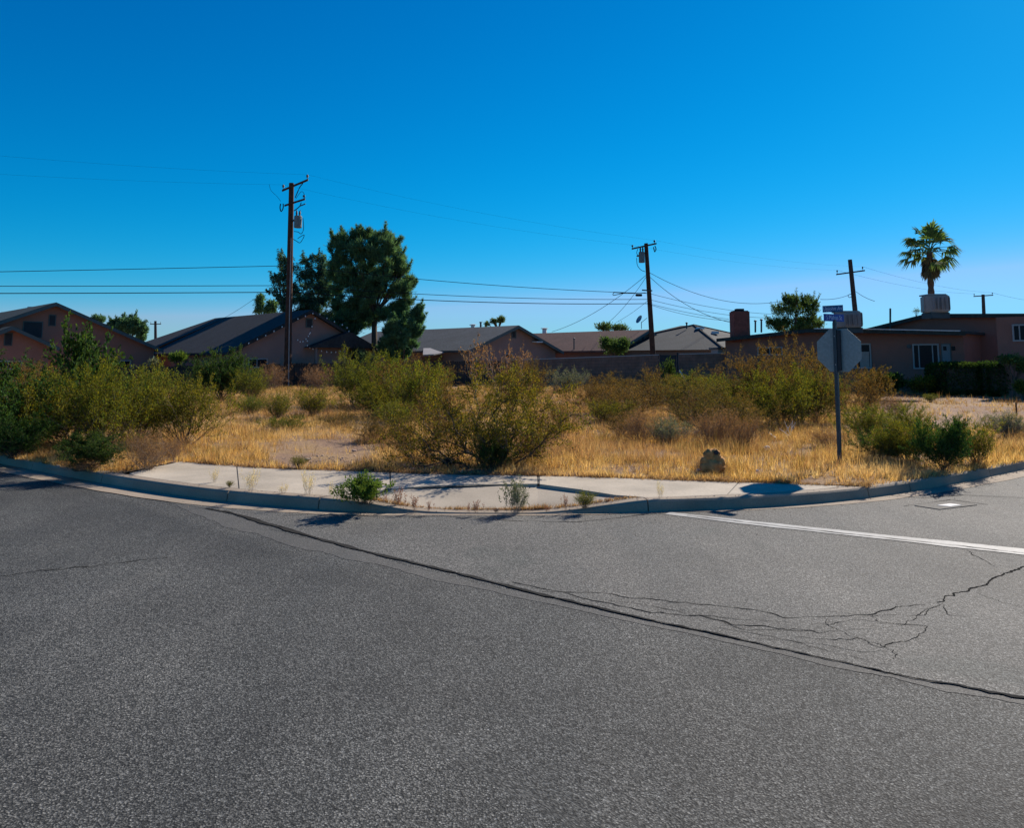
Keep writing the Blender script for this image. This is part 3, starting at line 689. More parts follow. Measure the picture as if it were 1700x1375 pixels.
# weeds at the kerb
GW = 'weeds sprouting along the kerb ramp'
plant('fresh', 606, 834, 88, 42, 'green_weed', 'bushy bright green weed on the kerb in the left of the ramp', 'weed', z=.12, group=GW)
plant('greyweed', 855, 849, 54, 50, 'grey_weed', 'silvery branching weed in the middle of the ramp', 'weed', z=.02, group=GW)
plant('spiky1', 970, 843, 38, 26, 'green_weed', 'small olive green weed right of the silvery weed', 'weed', z=.06, group=GW)
for px, py, wv, hv, lb in [(662, 842, 30, 30, 'reddish weed just right of the bright green weed'), (686, 846, 26, 22, 'second reddish weed right of the bright green weed'), (713, 849, 14, 16, 'thin dry weed near the low left end of the ramp'),
                           (778, 850, 10, 14, 'tiny green brown weed left of the twin stems on the ramp'), (792, 850, 22, 18, 'little pinkish weed left of the silvery weed'), (938, 846, 14, 24, 'small red weed left of the olive green weed'),
                           (908, 849, 16, 9, 'tiny pink weed right of the silvery weed'), (1008, 840, 22, 12, 'low reddish weed at the right end of the ramp'), (640, 838, 16, 16, 'small tan weed tucked beside the bright green weed'),
                           (822, 851, 24, 7, 'flat brown weed at the left foot of the silvery weed')]:
    plant('redweed', px, py, wv, hv, 'red_weed', lb, 'weed', z=.04, group=GW)
for px, py, wv, hv, lb in [(415, 814, 30, 34, 'white dry grass tuft on the left sidewalk edge'), (512, 820, 26, 38, 'white dry grass tuft left of the bright green weed'), (355, 800, 16, 22, 'thin white dry grass leftmost on the sidewalk'),
                           (548, 822, 10, 22, 'single dry grass stalk beside the bright green weed'), (1096, 826, 14, 26, 'dry stalks on the sidewalk right of the ramp'), (470, 818, 20, 14, 'low dry grass between the two white tufts')]:
    plant('strawweed', px, py, wv, hv, 'dry_grass_tuft', lb, 'weed', z=KH, group='dry grass tufts on the sidewalk')
plant('spiky0', 497, 776, 30, 18, 'green_weed', 'small green weed at the back edge of the left sidewalk', 'weed', group='small green weeds')
plant('spiky1', 381, 809, 14, 10, 'green_weed', 'tiny green weed in the kerb joint of the left sidewalk', 'weed', z=KH, group='small green weeds')

# the big spreading bush
rg = np.random.default_rng(79)
bp = atZ(815, 776, LOTZ)
sg = []
limbs = [(-1.75, .55, .35, .5), (-1.2, .9, .3, .2), (-.75, 1.35, .26, -.2), (-.3, 1.5, .25, .3), (.15, 1.42, .3, -.3), (.5, 1.5, .33, .1), (1.0, 1.25, .3, .4), (1.3, .95, .28, -.2), (-.5, .8, .25, .7), (.35, .8, .25, -.7), (-1.5, .3, .2, -.2), (.8, .7, .2, .6), (-1.0, 1.2, .25, .6), (.0, 1.1, .25, .8), (-.2, .55, .22, -.6), (.55, 1.15, .22, -.5), (-1.4, .75, .22, .1), (1.15, .6, .2, .1)]
for tx, tz, lr, ty in limbs:
    tz *= .86 if tx > -.4 else .74; tx *= .92
    p = np.array([rg.normal(0, .12), rg.normal(0, .08), -.03]); tgt = np.array([tx, ty, tz]); k = 9; r = .021
    mid = p + (tgt - p) * .5 + np.array([rg.normal(0, .12), rg.normal(0, .1), -.12 * abs(tx)])
    pts = [(1 - t) ** 2 * p + 2 * t * (1 - t) * mid + t * t * tgt + rg.normal(0, .03, 3) * (t > 0) for t in np.linspace(0, 1, k + 1)]
    for i in range(k):
        sg.append((pts[i], pts[i + 1], r, r * .86, 0)); r *= .86
        if i >= 2:
            for _ in range(3):
                d = nrm(pts[i + 1] - pts[i]); v = rg.normal(0, 1, 3); v = nrm(v - d * v.dot(d)); q = pts[i + 1]; dd = nrm(d * .7 + v * .75 + UP * .15); rr = r * .5; L = rg.uniform(.2, .42)
                for s_ in range(4):
                    dd = nrm(dd + rg.normal(0, .2, 3)); q2 = q + dd * L / 4; sg.append((q, q2, rr, rr * .8, 1)); rr *= .8
                    for _ in range(2):
                        v = rg.normal(0, 1, 3); v = nrm(v - dd * v.dot(dd)); e = nrm(dd + v * .8); q3 = q2 + e * rg.uniform(.06, .16); sg.append((q2, q3, rr * .7, rr * .4, 2))
                    q = q2
for tx, ty, tz in [(rg.uniform(-.35, .35), rg.uniform(-.2, .2), rg.uniform(.25, .6)) for _ in range(22)]:
    sg.append((np.array([tx * .3, ty * .3, -.02]), np.array([tx, ty, tz]), .006, .003, 1))
t = thing('creosote_bush', 'big spreading olive brown bush with crooked stems behind the middle of the sidewalk', 'bush', bp, GB)
V, Fq = seg_mesh([(np.array(s[0]), np.array(s[1]), s[2], s[3]) for s in sg], 5); me = make_mesh('stems', V, Fq, M['twig']); o = bpy.data.objects.new('stems', me); C.objects.link(o); o.parent = t
V, Fq, T = foliage(rg, sg, 24000, .034, .015, minlev=1, off=.05, tintargs=dict(lo=.45, hi=1.7, warm=.35)); V[:, 2] = np.maximum(V[:, 2], 0)
me = make_mesh('foliage', V, Fq, M['olivebush'], T); o = bpy.data.objects.new('foliage', me); C.objects.link(o); o.parent = t
plant('dense1', 822, 779, 75, 56, 'creosote_bush', 'low dark green growth at the foot of the big spreading bush', 'bush', group=GB, leaf='dark')

# grass over the lot (stuff)
def fbm(x, y, s):
    return (np.sin(x * 1.1 * s + 1.3 * np.sin(y * .7 * s + 2)) + np.sin(y * 1.7 * s + 1.1 * np.sin(x * .9 * s + 1)) + .6 * np.sin(x * 3.1 * s + y * 2.3 * s)) / 2.6
GOLD = [(.48, .315, .125), (.56, .40, .20), (.42, .25, .095), (.28, .17, .085), (.17, .14, .05), (.66, .50, .28)]
def grass(nt_, seed, ymax, hlo, hhi, bl, name, wid, palette=GOLD, patchy=None, label='dry golden grass covering the empty lot'):
    rg = np.random.default_rng(seed)
    px = rg.uniform(-250, 1950, nt_); bd = np.interp(px, [-250] + list(range(0, 1701, 25)) + [1950], [back_dist(0) * 1.25] + [back_dist(a) for a in range(0, 1701, 25)] + [back_dist(1700) * 1.25])
    Y = bd + .02 + np.abs(rg.normal(0, .05, nt_)) - .09 * (rg.uniform(0, 1, nt_) < .05) + (ymax - bd) * rg.uniform(0, 1, nt_) ** 1.35; X = (px - CX) / F * Y
    m = np.ones(nt_, bool); cl = fbm(X, Y, 2.2) + .6 * fbm(X, Y, 5.5)
    m &= rg.uniform(0, 1, nt_) < np.clip(.66 + .55 * cl, .08, 1)
    if patchy is not None: m &= (fbm(X + 3, Y, 1.7) + .7 * fbm(X, Y + 5, 4.1) + .75 * ((px > 920) & (px < 1400) & (Y > 12.3)) + .3 * (Y > 22) - .4 * (Y < 11.8) > patchy)
    ppy = 598 + 1.6 * F / Y
    bare = ((px - 540) / 95) ** 2 + ((ppy - 752) / 20) ** 2 < 1.0 + .3 * fbm(X, Y, 3)
    bare2 = (px > 1455) & (ppy < 712) & (ppy > 655 + 0 * px); bare3 = ((px - 1370) / 70) ** 2 + ((ppy - 798) / 12) ** 2 < 1
    bare4 = (px > 1400) & (px < 1440) & (ppy > 780)
    m &= ~(bare & (rg.uniform(0, 1, nt_) < .96)); m &= ~(bare2 & (rg.uniform(0, 1, nt_) < .88)); m &= ~(bare3 & (rg.uniform(0, 1, nt_) < .85))
    X, Y, px = X[m], Y[m], px[m]; n = len(X); cl = cl[m]
    h = rg.uniform(hlo, hhi, n) * (1 + .35 * cl).clip(.4, 1.6) * (1 - .45 * (Y - bd[m] < .6))
    Xb = np.repeat(X, bl); Yb = np.repeat(Y, bl); hb = np.repeat(h, bl) * rg.uniform(.5, 1.15, n * bl); nb = n * bl
    a = rg.uniform(0, 6.283, nb); lean = rg.uniform(.05, 1.05, nb); rb = rg.uniform(0, .05, nb)
    bx = Xb + np.cos(a) * rb; by = Yb + np.sin(a) * rb; bz = np.full(nb, LOTZ - .005)
    tp = np.stack([bx + np.cos(a) * lean * hb, by + np.sin(a) * lean * hb, bz + hb * np.sqrt(1 - .5 * lean ** 2) + .02], 1)
    sd = a + 1.57 + rg.normal(0, .6, nb); wv = wid * (1 + Yb / 14)
    dx = np.cos(sd) * wv / 2; dy = np.sin(sd) * wv / 2
    V = np.stack([np.stack([bx - dx, by - dy, bz], 1), np.stack([bx + dx, by + dy, bz], 1), tp], 1).reshape(-1, 3)
    pal = np.array(palette)
    kx = rg.choice(6, n, p=[.3, .2, .2, .12, .06, .12]); col = pal[kx]
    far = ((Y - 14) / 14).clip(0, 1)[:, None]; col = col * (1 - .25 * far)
    red = (fbm(X, Y, .55) > .35)[:, None] * .5; col = col * (1 - red) + np.array([.33, .20, .12]) * red
    pal2 = (np.clip(fbm(X + 9, Y + 4, 1.3), 0, 1) * .7)[:, None]; col = col * (1 - pal2) + np.array([.56, .42, .26]) * pal2 if palette is GOLD else col
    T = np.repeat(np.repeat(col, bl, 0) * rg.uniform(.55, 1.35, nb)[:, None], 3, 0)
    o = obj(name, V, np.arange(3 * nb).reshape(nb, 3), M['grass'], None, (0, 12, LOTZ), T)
    tag(o, label, 'grass', None, 'stuff'); return o
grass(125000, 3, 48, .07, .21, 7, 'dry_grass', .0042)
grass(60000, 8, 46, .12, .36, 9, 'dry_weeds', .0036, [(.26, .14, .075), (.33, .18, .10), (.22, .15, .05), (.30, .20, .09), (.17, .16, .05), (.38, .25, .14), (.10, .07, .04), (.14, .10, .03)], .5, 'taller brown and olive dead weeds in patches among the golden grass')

def litter(n, seed, pts_fn, name, label, hlo, hhi):
    rg = np.random.default_rng(seed); V = []; T = []
    pal = np.array([(.20, .12, .07), (.30, .19, .11), (.13, .09, .055), (.36, .22, .15), (.42, .30, .17)])
    for i in range(n):
        p = pts_fn(rg); cl_ = .5 + .5 * math.sin(p[0] * 5.1) * math.sin(p[0] * 2.3 + 1)
        if rg.uniform() > .25 + .75 * cl_: continue
        for k_ in range(6):
            a = rg.uniform(0, 6.28); h = rg.uniform(hlo, hhi) * (.5 + cl_); ln_ = rg.uniform(.2, 1.6) * h; q = p + np.array([rg.normal(0, .015), rg.normal(0, .012), 0])
            tp = q + np.array([math.cos(a) * ln_, math.sin(a) * ln_, h]); dx = np.array([math.sin(a), -math.cos(a), 0]) * .0028
            V += [q - dx, q + dx, tp]; T += [pal[rg.integers(5)] * rg.uniform(.7, 1.3)] * 3
    V = np.array(V); tag(obj(name, V, np.arange(len(V)).reshape(-1, 3), M['grass'], None, tuple(V[0]), np.array(T)), label, 'litter', None, 'stuff')
def f_kerb(rg):
    a = rg.uniform(600, 1066); p = kin(a, .165 + abs(rg.normal(0, .03))); p[2] = max(p[2] + .002, .018); return p
litter(900, 1, f_kerb, 'kerb_litter', 'brown dry litter and seedlings caught behind the lowered kerb', .012, .05)
def f_back(rg):
    a = rg.uniform(300, 1432); Y = back_dist(a) + rg.normal(.03, .045); return np.array([(a - CX) / F * Y, Y, SZ + .004])
litter(2600, 2, f_back, 'edge_litter', 'dark brown matted litter along the back edge of the sidewalk', .012, .06)
# small stones (stuff)
rg = np.random.default_rng(9); m = MB()
V = []; Fs = []; b = 0
oct_ = np.array([[1, 0, 0], [0, 1, 0], [-1, 0, 0], [0, -1, 0], [0, 0, 1], [0, 0, -1.]]); of = [(0, 1, 4), (1, 2, 4), (2, 3, 4), (3, 0, 4), (1, 0, 5), (2, 1, 5), (3, 2, 5), (0, 3, 5)]
for i in range(5200):
    if i < 2600: px = rg.normal(560, 90); py = rg.uniform(735, 782)
    elif i < 3600: px = rg.uniform(1440, 1760); py = rg.uniform(662, 720)
    elif i < 4300: px = rg.normal(1370, 60); py = rg.uniform(785, 812)
    else: px = rg.uniform(0, 1700); py = rg.uniform(700, 790)
    Y = 1.6 * F / (py - 598)
    if Y < back_dist(np.clip(px, 0, 1700)) + .05: continue
    x = (px - CX) / F * Y; s = rg.uniform(.003, .011) * (1 + Y / 40) * (2.2 if rg.uniform() < .04 else 1)
    q = oct_ * rg.uniform(.6, 1.3, (6, 1)) * s * np.array([1, 1, .7]); q += np.array([x, Y, LOTZ + .01 + bumpz(x, Y)])
    V.append(q); Fs.append(np.array(of) + b); b += 6
for i in range(900):
    u = rg.uniform(kpx[60], kpx[1700]); j = int(u); kq = KS[j] * (1 - (u - j)) + KS[j + 1] * (u - j); s = rg.uniform(.0025, .008)
    if i % 3: q0 = kq - KNrm[j] * (.03 + rg.exponential(.22)); zz = .009
    else: q0 = kq + KNrm[j] * rg.uniform(.02, .15); zz = kq[2] + .003
    q = oct_ * rg.uniform(.6, 1.3, (6, 1)) * s * np.array([1, 1, .7]); q += np.array([q0[0], q0[1], zz]); V.append(q); Fs.append(np.array(of) + b); b += 6
o = obj('gravel', np.concatenate(V), np.concatenate(Fs), M['rock'], None, (0, 14, LOTZ)); tag(o, 'loose gravel on the bare soil patches', 'gravel', None, 'stuff')

def rock(px, py, wpx, hpx, mat, name, label, z=LOTZ + .03, cat='rock', seed=1):
    p = atZ(px, py, z); sc = p[1] / F; rg = np.random.default_rng(seed); bm = bmesh.new(); bmesh.ops.create_icosphere(bm, subdivisions=2, radius=1)
    for v in bm.verts:
        nz = mnoise.noise(v.co * 1.6 + Vector((seed, 0, 0))); v.co = v.co * (1 + .35 * nz)
        v.co.x *= wpx * sc / 2; v.co.y *= wpx * sc / 2.4; v.co.z = v.co.z * hpx * sc / 2 + hpx * sc * .35
    V = [tuple(v.co + Vector(p)) for v in bm.verts]; Fc = [tuple(x.index for x in f.verts) for f in bm.faces]; bm.free()
    return tag(obj(name, V, Fc, M[mat], None, p), label, cat)
rock(1273, 748, 13, 9, 'whiterock', 'rock', 'bright white rock in the grass left of the stop sign', seed=3)
rock(1257, 783, 5, 4, 'whiterock', 'rock', 'small pale stone near the back edge of the right sidewalk', seed=5)
rock(1160, 782, 7, 5, 'whiterock', 'rock', 'small pale stone in front of the stump', seed=6)
rock(510, 765, 10, 5, 'rock', 'rock', 'dark brown stone on the bare patch above the left sidewalk', seed=8)
rock(588, 750, 8, 4, 'rock', 'rock', 'small brown stone at the right side of the bare patch', seed=9)
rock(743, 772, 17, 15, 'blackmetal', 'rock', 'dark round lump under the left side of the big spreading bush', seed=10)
# bleached stick and dead branches
def stick(pts, rad, mat, name, label, cat):
    P = [atZ(a, b, LOTZ + z) if z < .5 else None for a, b, z in pts]
    m = MB(); m.tube(P, rad, 6); return tag(m.build(name, M[mat], None, P[0]), label, cat)
stick([(1277, 719, .06), (1281, 723, .07), (1288, 728, .05)], .022, 'litterwhite', 'stick', 'white bleached stick lying in the grass above the white rock', 'stick')
b0 = atZ(1313, 727, LOTZ); m = MB()
for dx, dz, dy in [(-.12, .34, 0), (-.2, .18, .1), (.05, .36, 0), (-.02, .24, -.1)]:
    q = b0 + np.array([dx * .5, dy * .5, dz * .55]); m.tube([b0, q, b0 + np.array([dx, dy, dz])], [.014, .01, .004], 5)
    m.tube([q, q + np.array([.09, 0, .12])], [.007, .003], 4)
tag(m.build('dead_branch', M['litterwhite'], None, b0), 'pale forked dead branch sticking out of the grass left of the stop sign', 'branch')
b0 = atZ(1118, 640, .2); m = MB(); m.tube([atY(1143, 640, 46.5), atY(1128, 615, 47)], .05, 6)
tag(m.build('leaning_pole', M['litterwhite'], None, atY(1143, 640, 46.5)), 'pale pole leaning against the block wall beside the dark gate', 'pole')

# stump
sp_ = atZ(1183, 788, LOTZ); Ys = sp_[1]; k = Ys / F
t = thing('tree_stump', 'lumpy golden brown stump with a knot hole behind the right sidewalk', 'stump', sp_)
def lump(cx, cz, rx, rz, seed):
    bm = bmesh.new(); bmesh.ops.create_icosphere(bm, subdivisions=3, radius=1)
    for v in bm.verts:
        nz = mnoise.noise(v.co * 2.2 + Vector((seed, 3, 0))) * .4 + mnoise.noise(v.co * 7 + Vector((seed, 3, 0))) * .22; c = v.co * (1 + nz)
        v.co = Vector((c.x * rx + cx, c.y * rx * .7, c.z * rz + cz))
    V = [tuple(np.array(v.co) + sp_) for v in bm.verts]; Fc = [tuple(x.index for x in f.verts) for f in bm.faces]; bm.free(); return V, Fc
m = MB()
for a in [(0, 13 * k, 19 * k, 14 * k, 1), (-4 * k, 30 * k, 10 * k, 10 * k, 4), (5 * k, 33 * k, 8 * k, 8 * k, 5), (12 * k, 19 * k, 9 * k, 10 * k, 7), (-11 * k, 20 * k, 8 * k, 9 * k, 9), (3 * k, 22 * k, 12 * k, 11 * k, 12)]: m.add(*lump(*a))
m.build('trunk', M['stump'], t, smooth=True)
m = MB(); hp = sp_ + np.array([5 * k, -7.5 * k, 36 * k]); m.tube([hp, hp + np.array([.0, .02, 0])], [4.0 * k, 2.8 * k], 10); m.build('knot_hole', M['dark_void'], t)  # solid dark disc, the shade inside the hole is painted

for a_, b_, w_, h_, lb_ in [(1166, 784, 40, 22, 'brown dry brush leaning on the left side of the stump'), (1200, 786, 34, 18, 'brown dry brush at the right foot of the stump')]:
    plant('dry1', a_, b_, w_, h_, 'dry_brush', lb_, 'dry brush', group='dry brush on the lot')
# ------------------------------------------------------------------ trees
def crown_mesh(rg, blobs, per, ll, lw, up=.5, tint_=None, droop=0):
    Cs = []; As = []; T = []
    for (c, r) in blobs:
        n = int(per * (r ** 1.6) * 4); v = rg.normal(0, 1, (n, 3)); v /= np.linalg.norm(v, axis=1)[:, None]; rr = r * rg.uniform(.1, 1.0, n) ** .7 * (1 + .5 * (rg.uniform(0, 1, n) < .12))
        Cs.append(np.array(c) + v * rr[:, None] * np.array([1, 1, .85])); As.append(v + UP * (up - droop) + rg.normal(0, .35, (n, 3)))
        b = rg.uniform(.75, 1.3); T.append(tints(rg, n, .45 * b, 1.6 * b, .2))
    Cs = np.concatenate(Cs); As = np.concatenate(As); T = np.concatenate(T); n = len(Cs)
    return leaves_mesh(Cs, As, rg.uniform(.7, 1.4, n) * ll, rg.uniform(.7, 1.3, n) * lw, rg, T)
def tree(name, label, px, Y, top_py, lobes, mat, per, ll, lw, up=.5, droop=0, trunk_r=.15, fork_py=None, bark='bark', spikes=0, seed=1, base_z=0, nb=60, br=(.3, .6), cat='tree', group=None, trunk=True):
    """lobes: list of (px, py, rx_px, ry_px) ellipses seen from the camera, all near depth Y"""
    rg = np.random.default_rng(seed); k = Y / F; base = atY(px, 598, Y); base[2] = base_z
    t = thing(name, label, cat, base, group); blobs = []
    area = sum(l[2] * l[3] for l in lobes)
    for l in lobes:
        n = max(3, int(nb * l[2] * l[3] / area)); c0 = atY(l[0], l[1], Y)
        for _ in range(n):
            v = nrm(rg.normal(0, 1, 3)) * rg.uniform(.3, 1) ** .5; r = rg.uniform(*br)
            ex = max(l[2] * k - r * .8, .05); ez = max(l[3] * k - r * .8, .05)
            blobs.append((c0 + np.array([v[0] * ex, v[1] * ex * .85, v[2] * ez]), r))
    cc = np.mean([b_[0] for b_ in blobs], 0); main = list(blobs)
    for _ in range(spikes):
        c, r = main[rg.integers(len(main))]; dv = nrm(c - cc + rg.normal(0, .3, 3)); p = c + dv * r * .7; g = nrm(dv * .6 + UP * .8); ln_ = rg.uniform(.25, .6)
        for q_ in range(4): blobs.append((p + g * ln_ * q_ / 3, .15 - .025 * q_))
    V, Fq, T = crown_mesh(rg, blobs, per, ll, lw, up, None, droop); obj('crown', V, Fq, M[mat], t, None, T)
    if trunk:
        m = MB(); fz = atY(px, fork_py, Y)[2] if fork_py else base_z + 2; f = base + np.array([0, 0, fz - base_z])
        m.tube([base, base + (f - base) * .5 + np.array([.05, 0, 0]), f], [trunk_r * 1.15, trunk_r, trunk_r * .85], 10)
        for i in rg.choice(len(blobs), min(22, len(blobs)), replace=False):
            c = blobs[i][0]; mid = f + (c - f) * .5 + np.array([0, 0, -.15]); m.tube([f - np.array([0, 0, rg.uniform(0, .5)]), mid, c], [trunk_r * .5, trunk_r * .28, .015], 5, False)
        m.build('trunk', M[bark], t, smooth=True)
    return t
tree('pine_tree', 'large round crowned pine with a dark trunk behind the string lit house', 620, 52, 380,
     [(614, 442, 68, 58), (572, 408, 30, 28), (636, 408, 40, 30), (655, 468, 38, 56), (595, 485, 52, 56), (668, 500, 22, 40), (585, 528, 44, 36), (592, 396, 14, 20), (640, 522, 34, 20), (562, 445, 22, 36), (570, 545, 40, 22), (612, 388, 30, 14)],
     'pine', 330, .30, .032, .7, 0, .20, 520, seed=3, nb=560, br=(.2, .45), spikes=110)
tree('pine_tree', 'small round young pine right of the large pine trunk', 668, 50, 510, [(668, 553, 36, 38), (690, 530, 13, 24), (655, 580, 30, 24)], 'pine', 400, .28, .032, .7, 0, .1, 600, seed=5, nb=140, br=(.2, .38), spikes=90)
tree('eucalyptus_tree', 'loose drooping eucalyptus just left of and behind the transformer pole', 478, 60, 415, [(475, 445, 20, 34), (470, 480, 26, 34), (492, 508, 34, 26)], 'euc', 110, .22, .05, 0, .6, .14, 540, seed=7, nb=130, br=(.15, .42), spikes=70)
tree('eucalyptus_tree', 'eucalyptus between the transformer pole and the large pine', 525, 61, 418, [(522, 445, 30, 30), (515, 482, 40, 40), (535, 518, 44, 38), (548, 470, 30, 40), (560, 530, 36, 30)], 'euc', 140, .22, .05, 0, .5, .14, 540, seed=8, nb=300, br=(.2, .5), spikes=120)
tree('distant_tree', 'small two headed tree above the dark roof left of the pole', 440, 75, 483, [(432, 500, 10, 16), (450, 508, 14, 13), (440, 516, 22, 8)], 'pine', 120, .25, .08, .2, 0, .12, 540, seed=9, nb=44, br=(.3, .5))
tree('distant_tree', 'dark rounded tree behind the roof of the pinkish gabled house', 210, 90, 518, [(215, 540, 26, 20), (190, 540, 14, 14), (235, 552, 12, 16), (165, 530, 12, 8)], 'pine', 100, .35, .08, .5, 0, .18, 570, seed=10, nb=190, br=(.25, .55), spikes=60)
tree('distant_tree', 'small tree top above the grey roof ridge with two vents', 827, 95, 526, [(820, 533, 8, 6), (832, 531, 8, 8), (808, 538, 6, 3)], 'tree', 60, .3, .09, .3, 0, .15, 545, seed=11, nb=24, br=(.3, .5))
tree('distant_tree', 'low tree tops above the brown roof ridge', 1015, 85, 536, [(1003, 543, 17, 9), (1030, 545, 18, 8)], 'tree', 40, .3, .08, .3, 0, .15, 555, seed=12, nb=34, br=(.4, .7))
tree('distant_tree', 'feathery green tree beyond the brick chimney, left of the street name signs', 1320, 62, 487, [(1322, 517, 42, 28), (1292, 537, 22, 14), (1345, 505, 18, 18), (1345, 538, 28, 16), (1315, 498, 16, 14), (1320, 545, 46, 14)], 'tree', 70, .24, .05, .7, 0, .12, 552, seed=13, nb=300, br=(.15, .42), spikes=150)
tree('garden_bush', 'green bush growing above the block wall before the brown roof', 1020, 51, 560, [(1020, 576, 28, 16), (1005, 566, 10, 8), (1035, 570, 12, 12)], 'tree', 160, .12, .05, .4, 0, .08, 590, seed=14, nb=70, br=(.25, .45), cat='bush')
tree('garden_bush', 'bright green tuft behind the fence left of the large dark shrub', 297, 46, 580, [(296, 593, 17, 11)], 'bright', 120, .25, .04, .9, 0, .06, 605, seed=15, nb=14, br=(.25, .4), cat='bush')
tree('garden_bush', 'pale grey tuft behind the fence below the pinkish house eave', 256, 46, 595, [(256, 600, 14, 6)], 'greyleaf', 60, .15, .04, .5, 0, .06, 608, seed=16, nb=8, br=(.2, .35), cat='bush')
tree('garden_bush', 'grey green bush at the foot of the large pine', 590, 50, 558, [(590, 582, 26, 20), (606, 596, 24, 18)], 'euc', 90, .12, .04, .3, 0, .08, 610, seed=17, nb=50, br=(.25, .45), cat='bush')
tree('distant_tree', 'tiny distant tree over the flat roof left of the far pole', 1525, 110, 510, [(1522, 516, 8, 4)], 'tree', 18, .25, .05, .4, 0, .1, 525, seed=18, nb=8, br=(.3, .5))

# hedges, clipped
def hedge(px0, px1, top, bot, Y, dep, label, mat='dark', seed=1, n=15000):
    rg = np.random.default_rng(seed); a = atY(px0, bot, Y); b = atY(px1, bot, Y); top_z = atY(px0, top, Y)[2]; z0 = LOTZ
    t = thing('hedge', label, 'hedge', ((a[0] + b[0]) / 2, Y, z0), 'clipped hedges at the brick house')
    c = np.array([(a[0] + b[0]) / 2, Y + dep / 2, (z0 + top_z) / 2]); hx = (b[0] - a[0]) / 2; hz = (top_z - z0) / 2; hy = dep / 2
    v = rg.uniform(-1, 1, (n, 3)); ax = rg.integers(0, 3, n); sgn = rg.choice([-1, 1], n); sh = rg.uniform(.8, 1.03, n)
    v[np.arange(n), ax] = sgn * sh
    v /= (np.sum(np.abs(v) ** 4.5, 1) ** (1 / 4.5))[:, None] * 1.0 / 1.02; v *= rg.uniform(.86, 1.02, n)[:, None]
    P = c + v * np.array([hx, hy, hz]) + rg.normal(0, .02, (n, 3)); A = v + rg.normal(0, .8, (n, 3))
    V, Fq, T = leaves_mesh(P, A, rg.uniform(.7, 1.4, n) * .07, rg.uniform(.7, 1.3, n) * .045, rg, tints(rg, n, .5, 1.6, .2)); V[:, 2] = np.maximum(V[:, 2], z0)
    obj('foliage', V, Fq, M[mat], t, None, T)
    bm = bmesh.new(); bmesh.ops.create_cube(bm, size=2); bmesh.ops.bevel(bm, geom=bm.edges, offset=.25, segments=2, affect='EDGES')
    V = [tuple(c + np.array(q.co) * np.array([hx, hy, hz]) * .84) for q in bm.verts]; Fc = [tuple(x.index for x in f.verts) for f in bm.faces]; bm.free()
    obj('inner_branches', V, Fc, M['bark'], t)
hedge(1563, 1641, 602, 655, 34.5, 1.6, 'wide clipped dark hedge beneath the front door', seed=1)
hedge(1642, 1692, 601, 656, 34.0, 1.6, 'second clipped dark hedge, right of the wide one', seed=2, n=9000)
tree('garden_bush', 'leafy bush with yellowish top above the second clipped hedge', 1680, 32.5, 588, [(1678, 597, 24, 10), (1696, 606, 16, 16)], 'tree', 220, .08, .045, .5, 0, .05, 625, seed=21, nb=46, br=(.16, .3), cat='bush', base_z=LOTZ)
tree('garden_bush', 'low green bush at the right edge beyond the hedges', 1696, 31, 628, [(1697, 642, 16, 16)], 'creo', 200, .07, .035, .4, 0, .04, 650, seed=22, nb=20, br=(.15, .28), cat='bush', base_z=LOTZ)
tree('garden_bush', 'dark broad shrub beneath the brick house left window', 1480, 35.5, 612, [(1462, 632, 28, 20), (1490, 634, 22, 20)], 'dark', 150, .09, .05, .4, 0, .05, 645, seed=23, nb=50, br=(.2, .38), cat='bush', base_z=LOTZ)
tree('garden_bush', 'green brown shrub beneath the three pane window', 1532, 35, 618, [(1530, 637, 26, 17), (1545, 632, 12, 12)], 'creo', 150, .08, .045, .5, 0, .05, 648, seed=24, nb=40, br=(.2, .34), cat='bush', base_z=LOTZ)

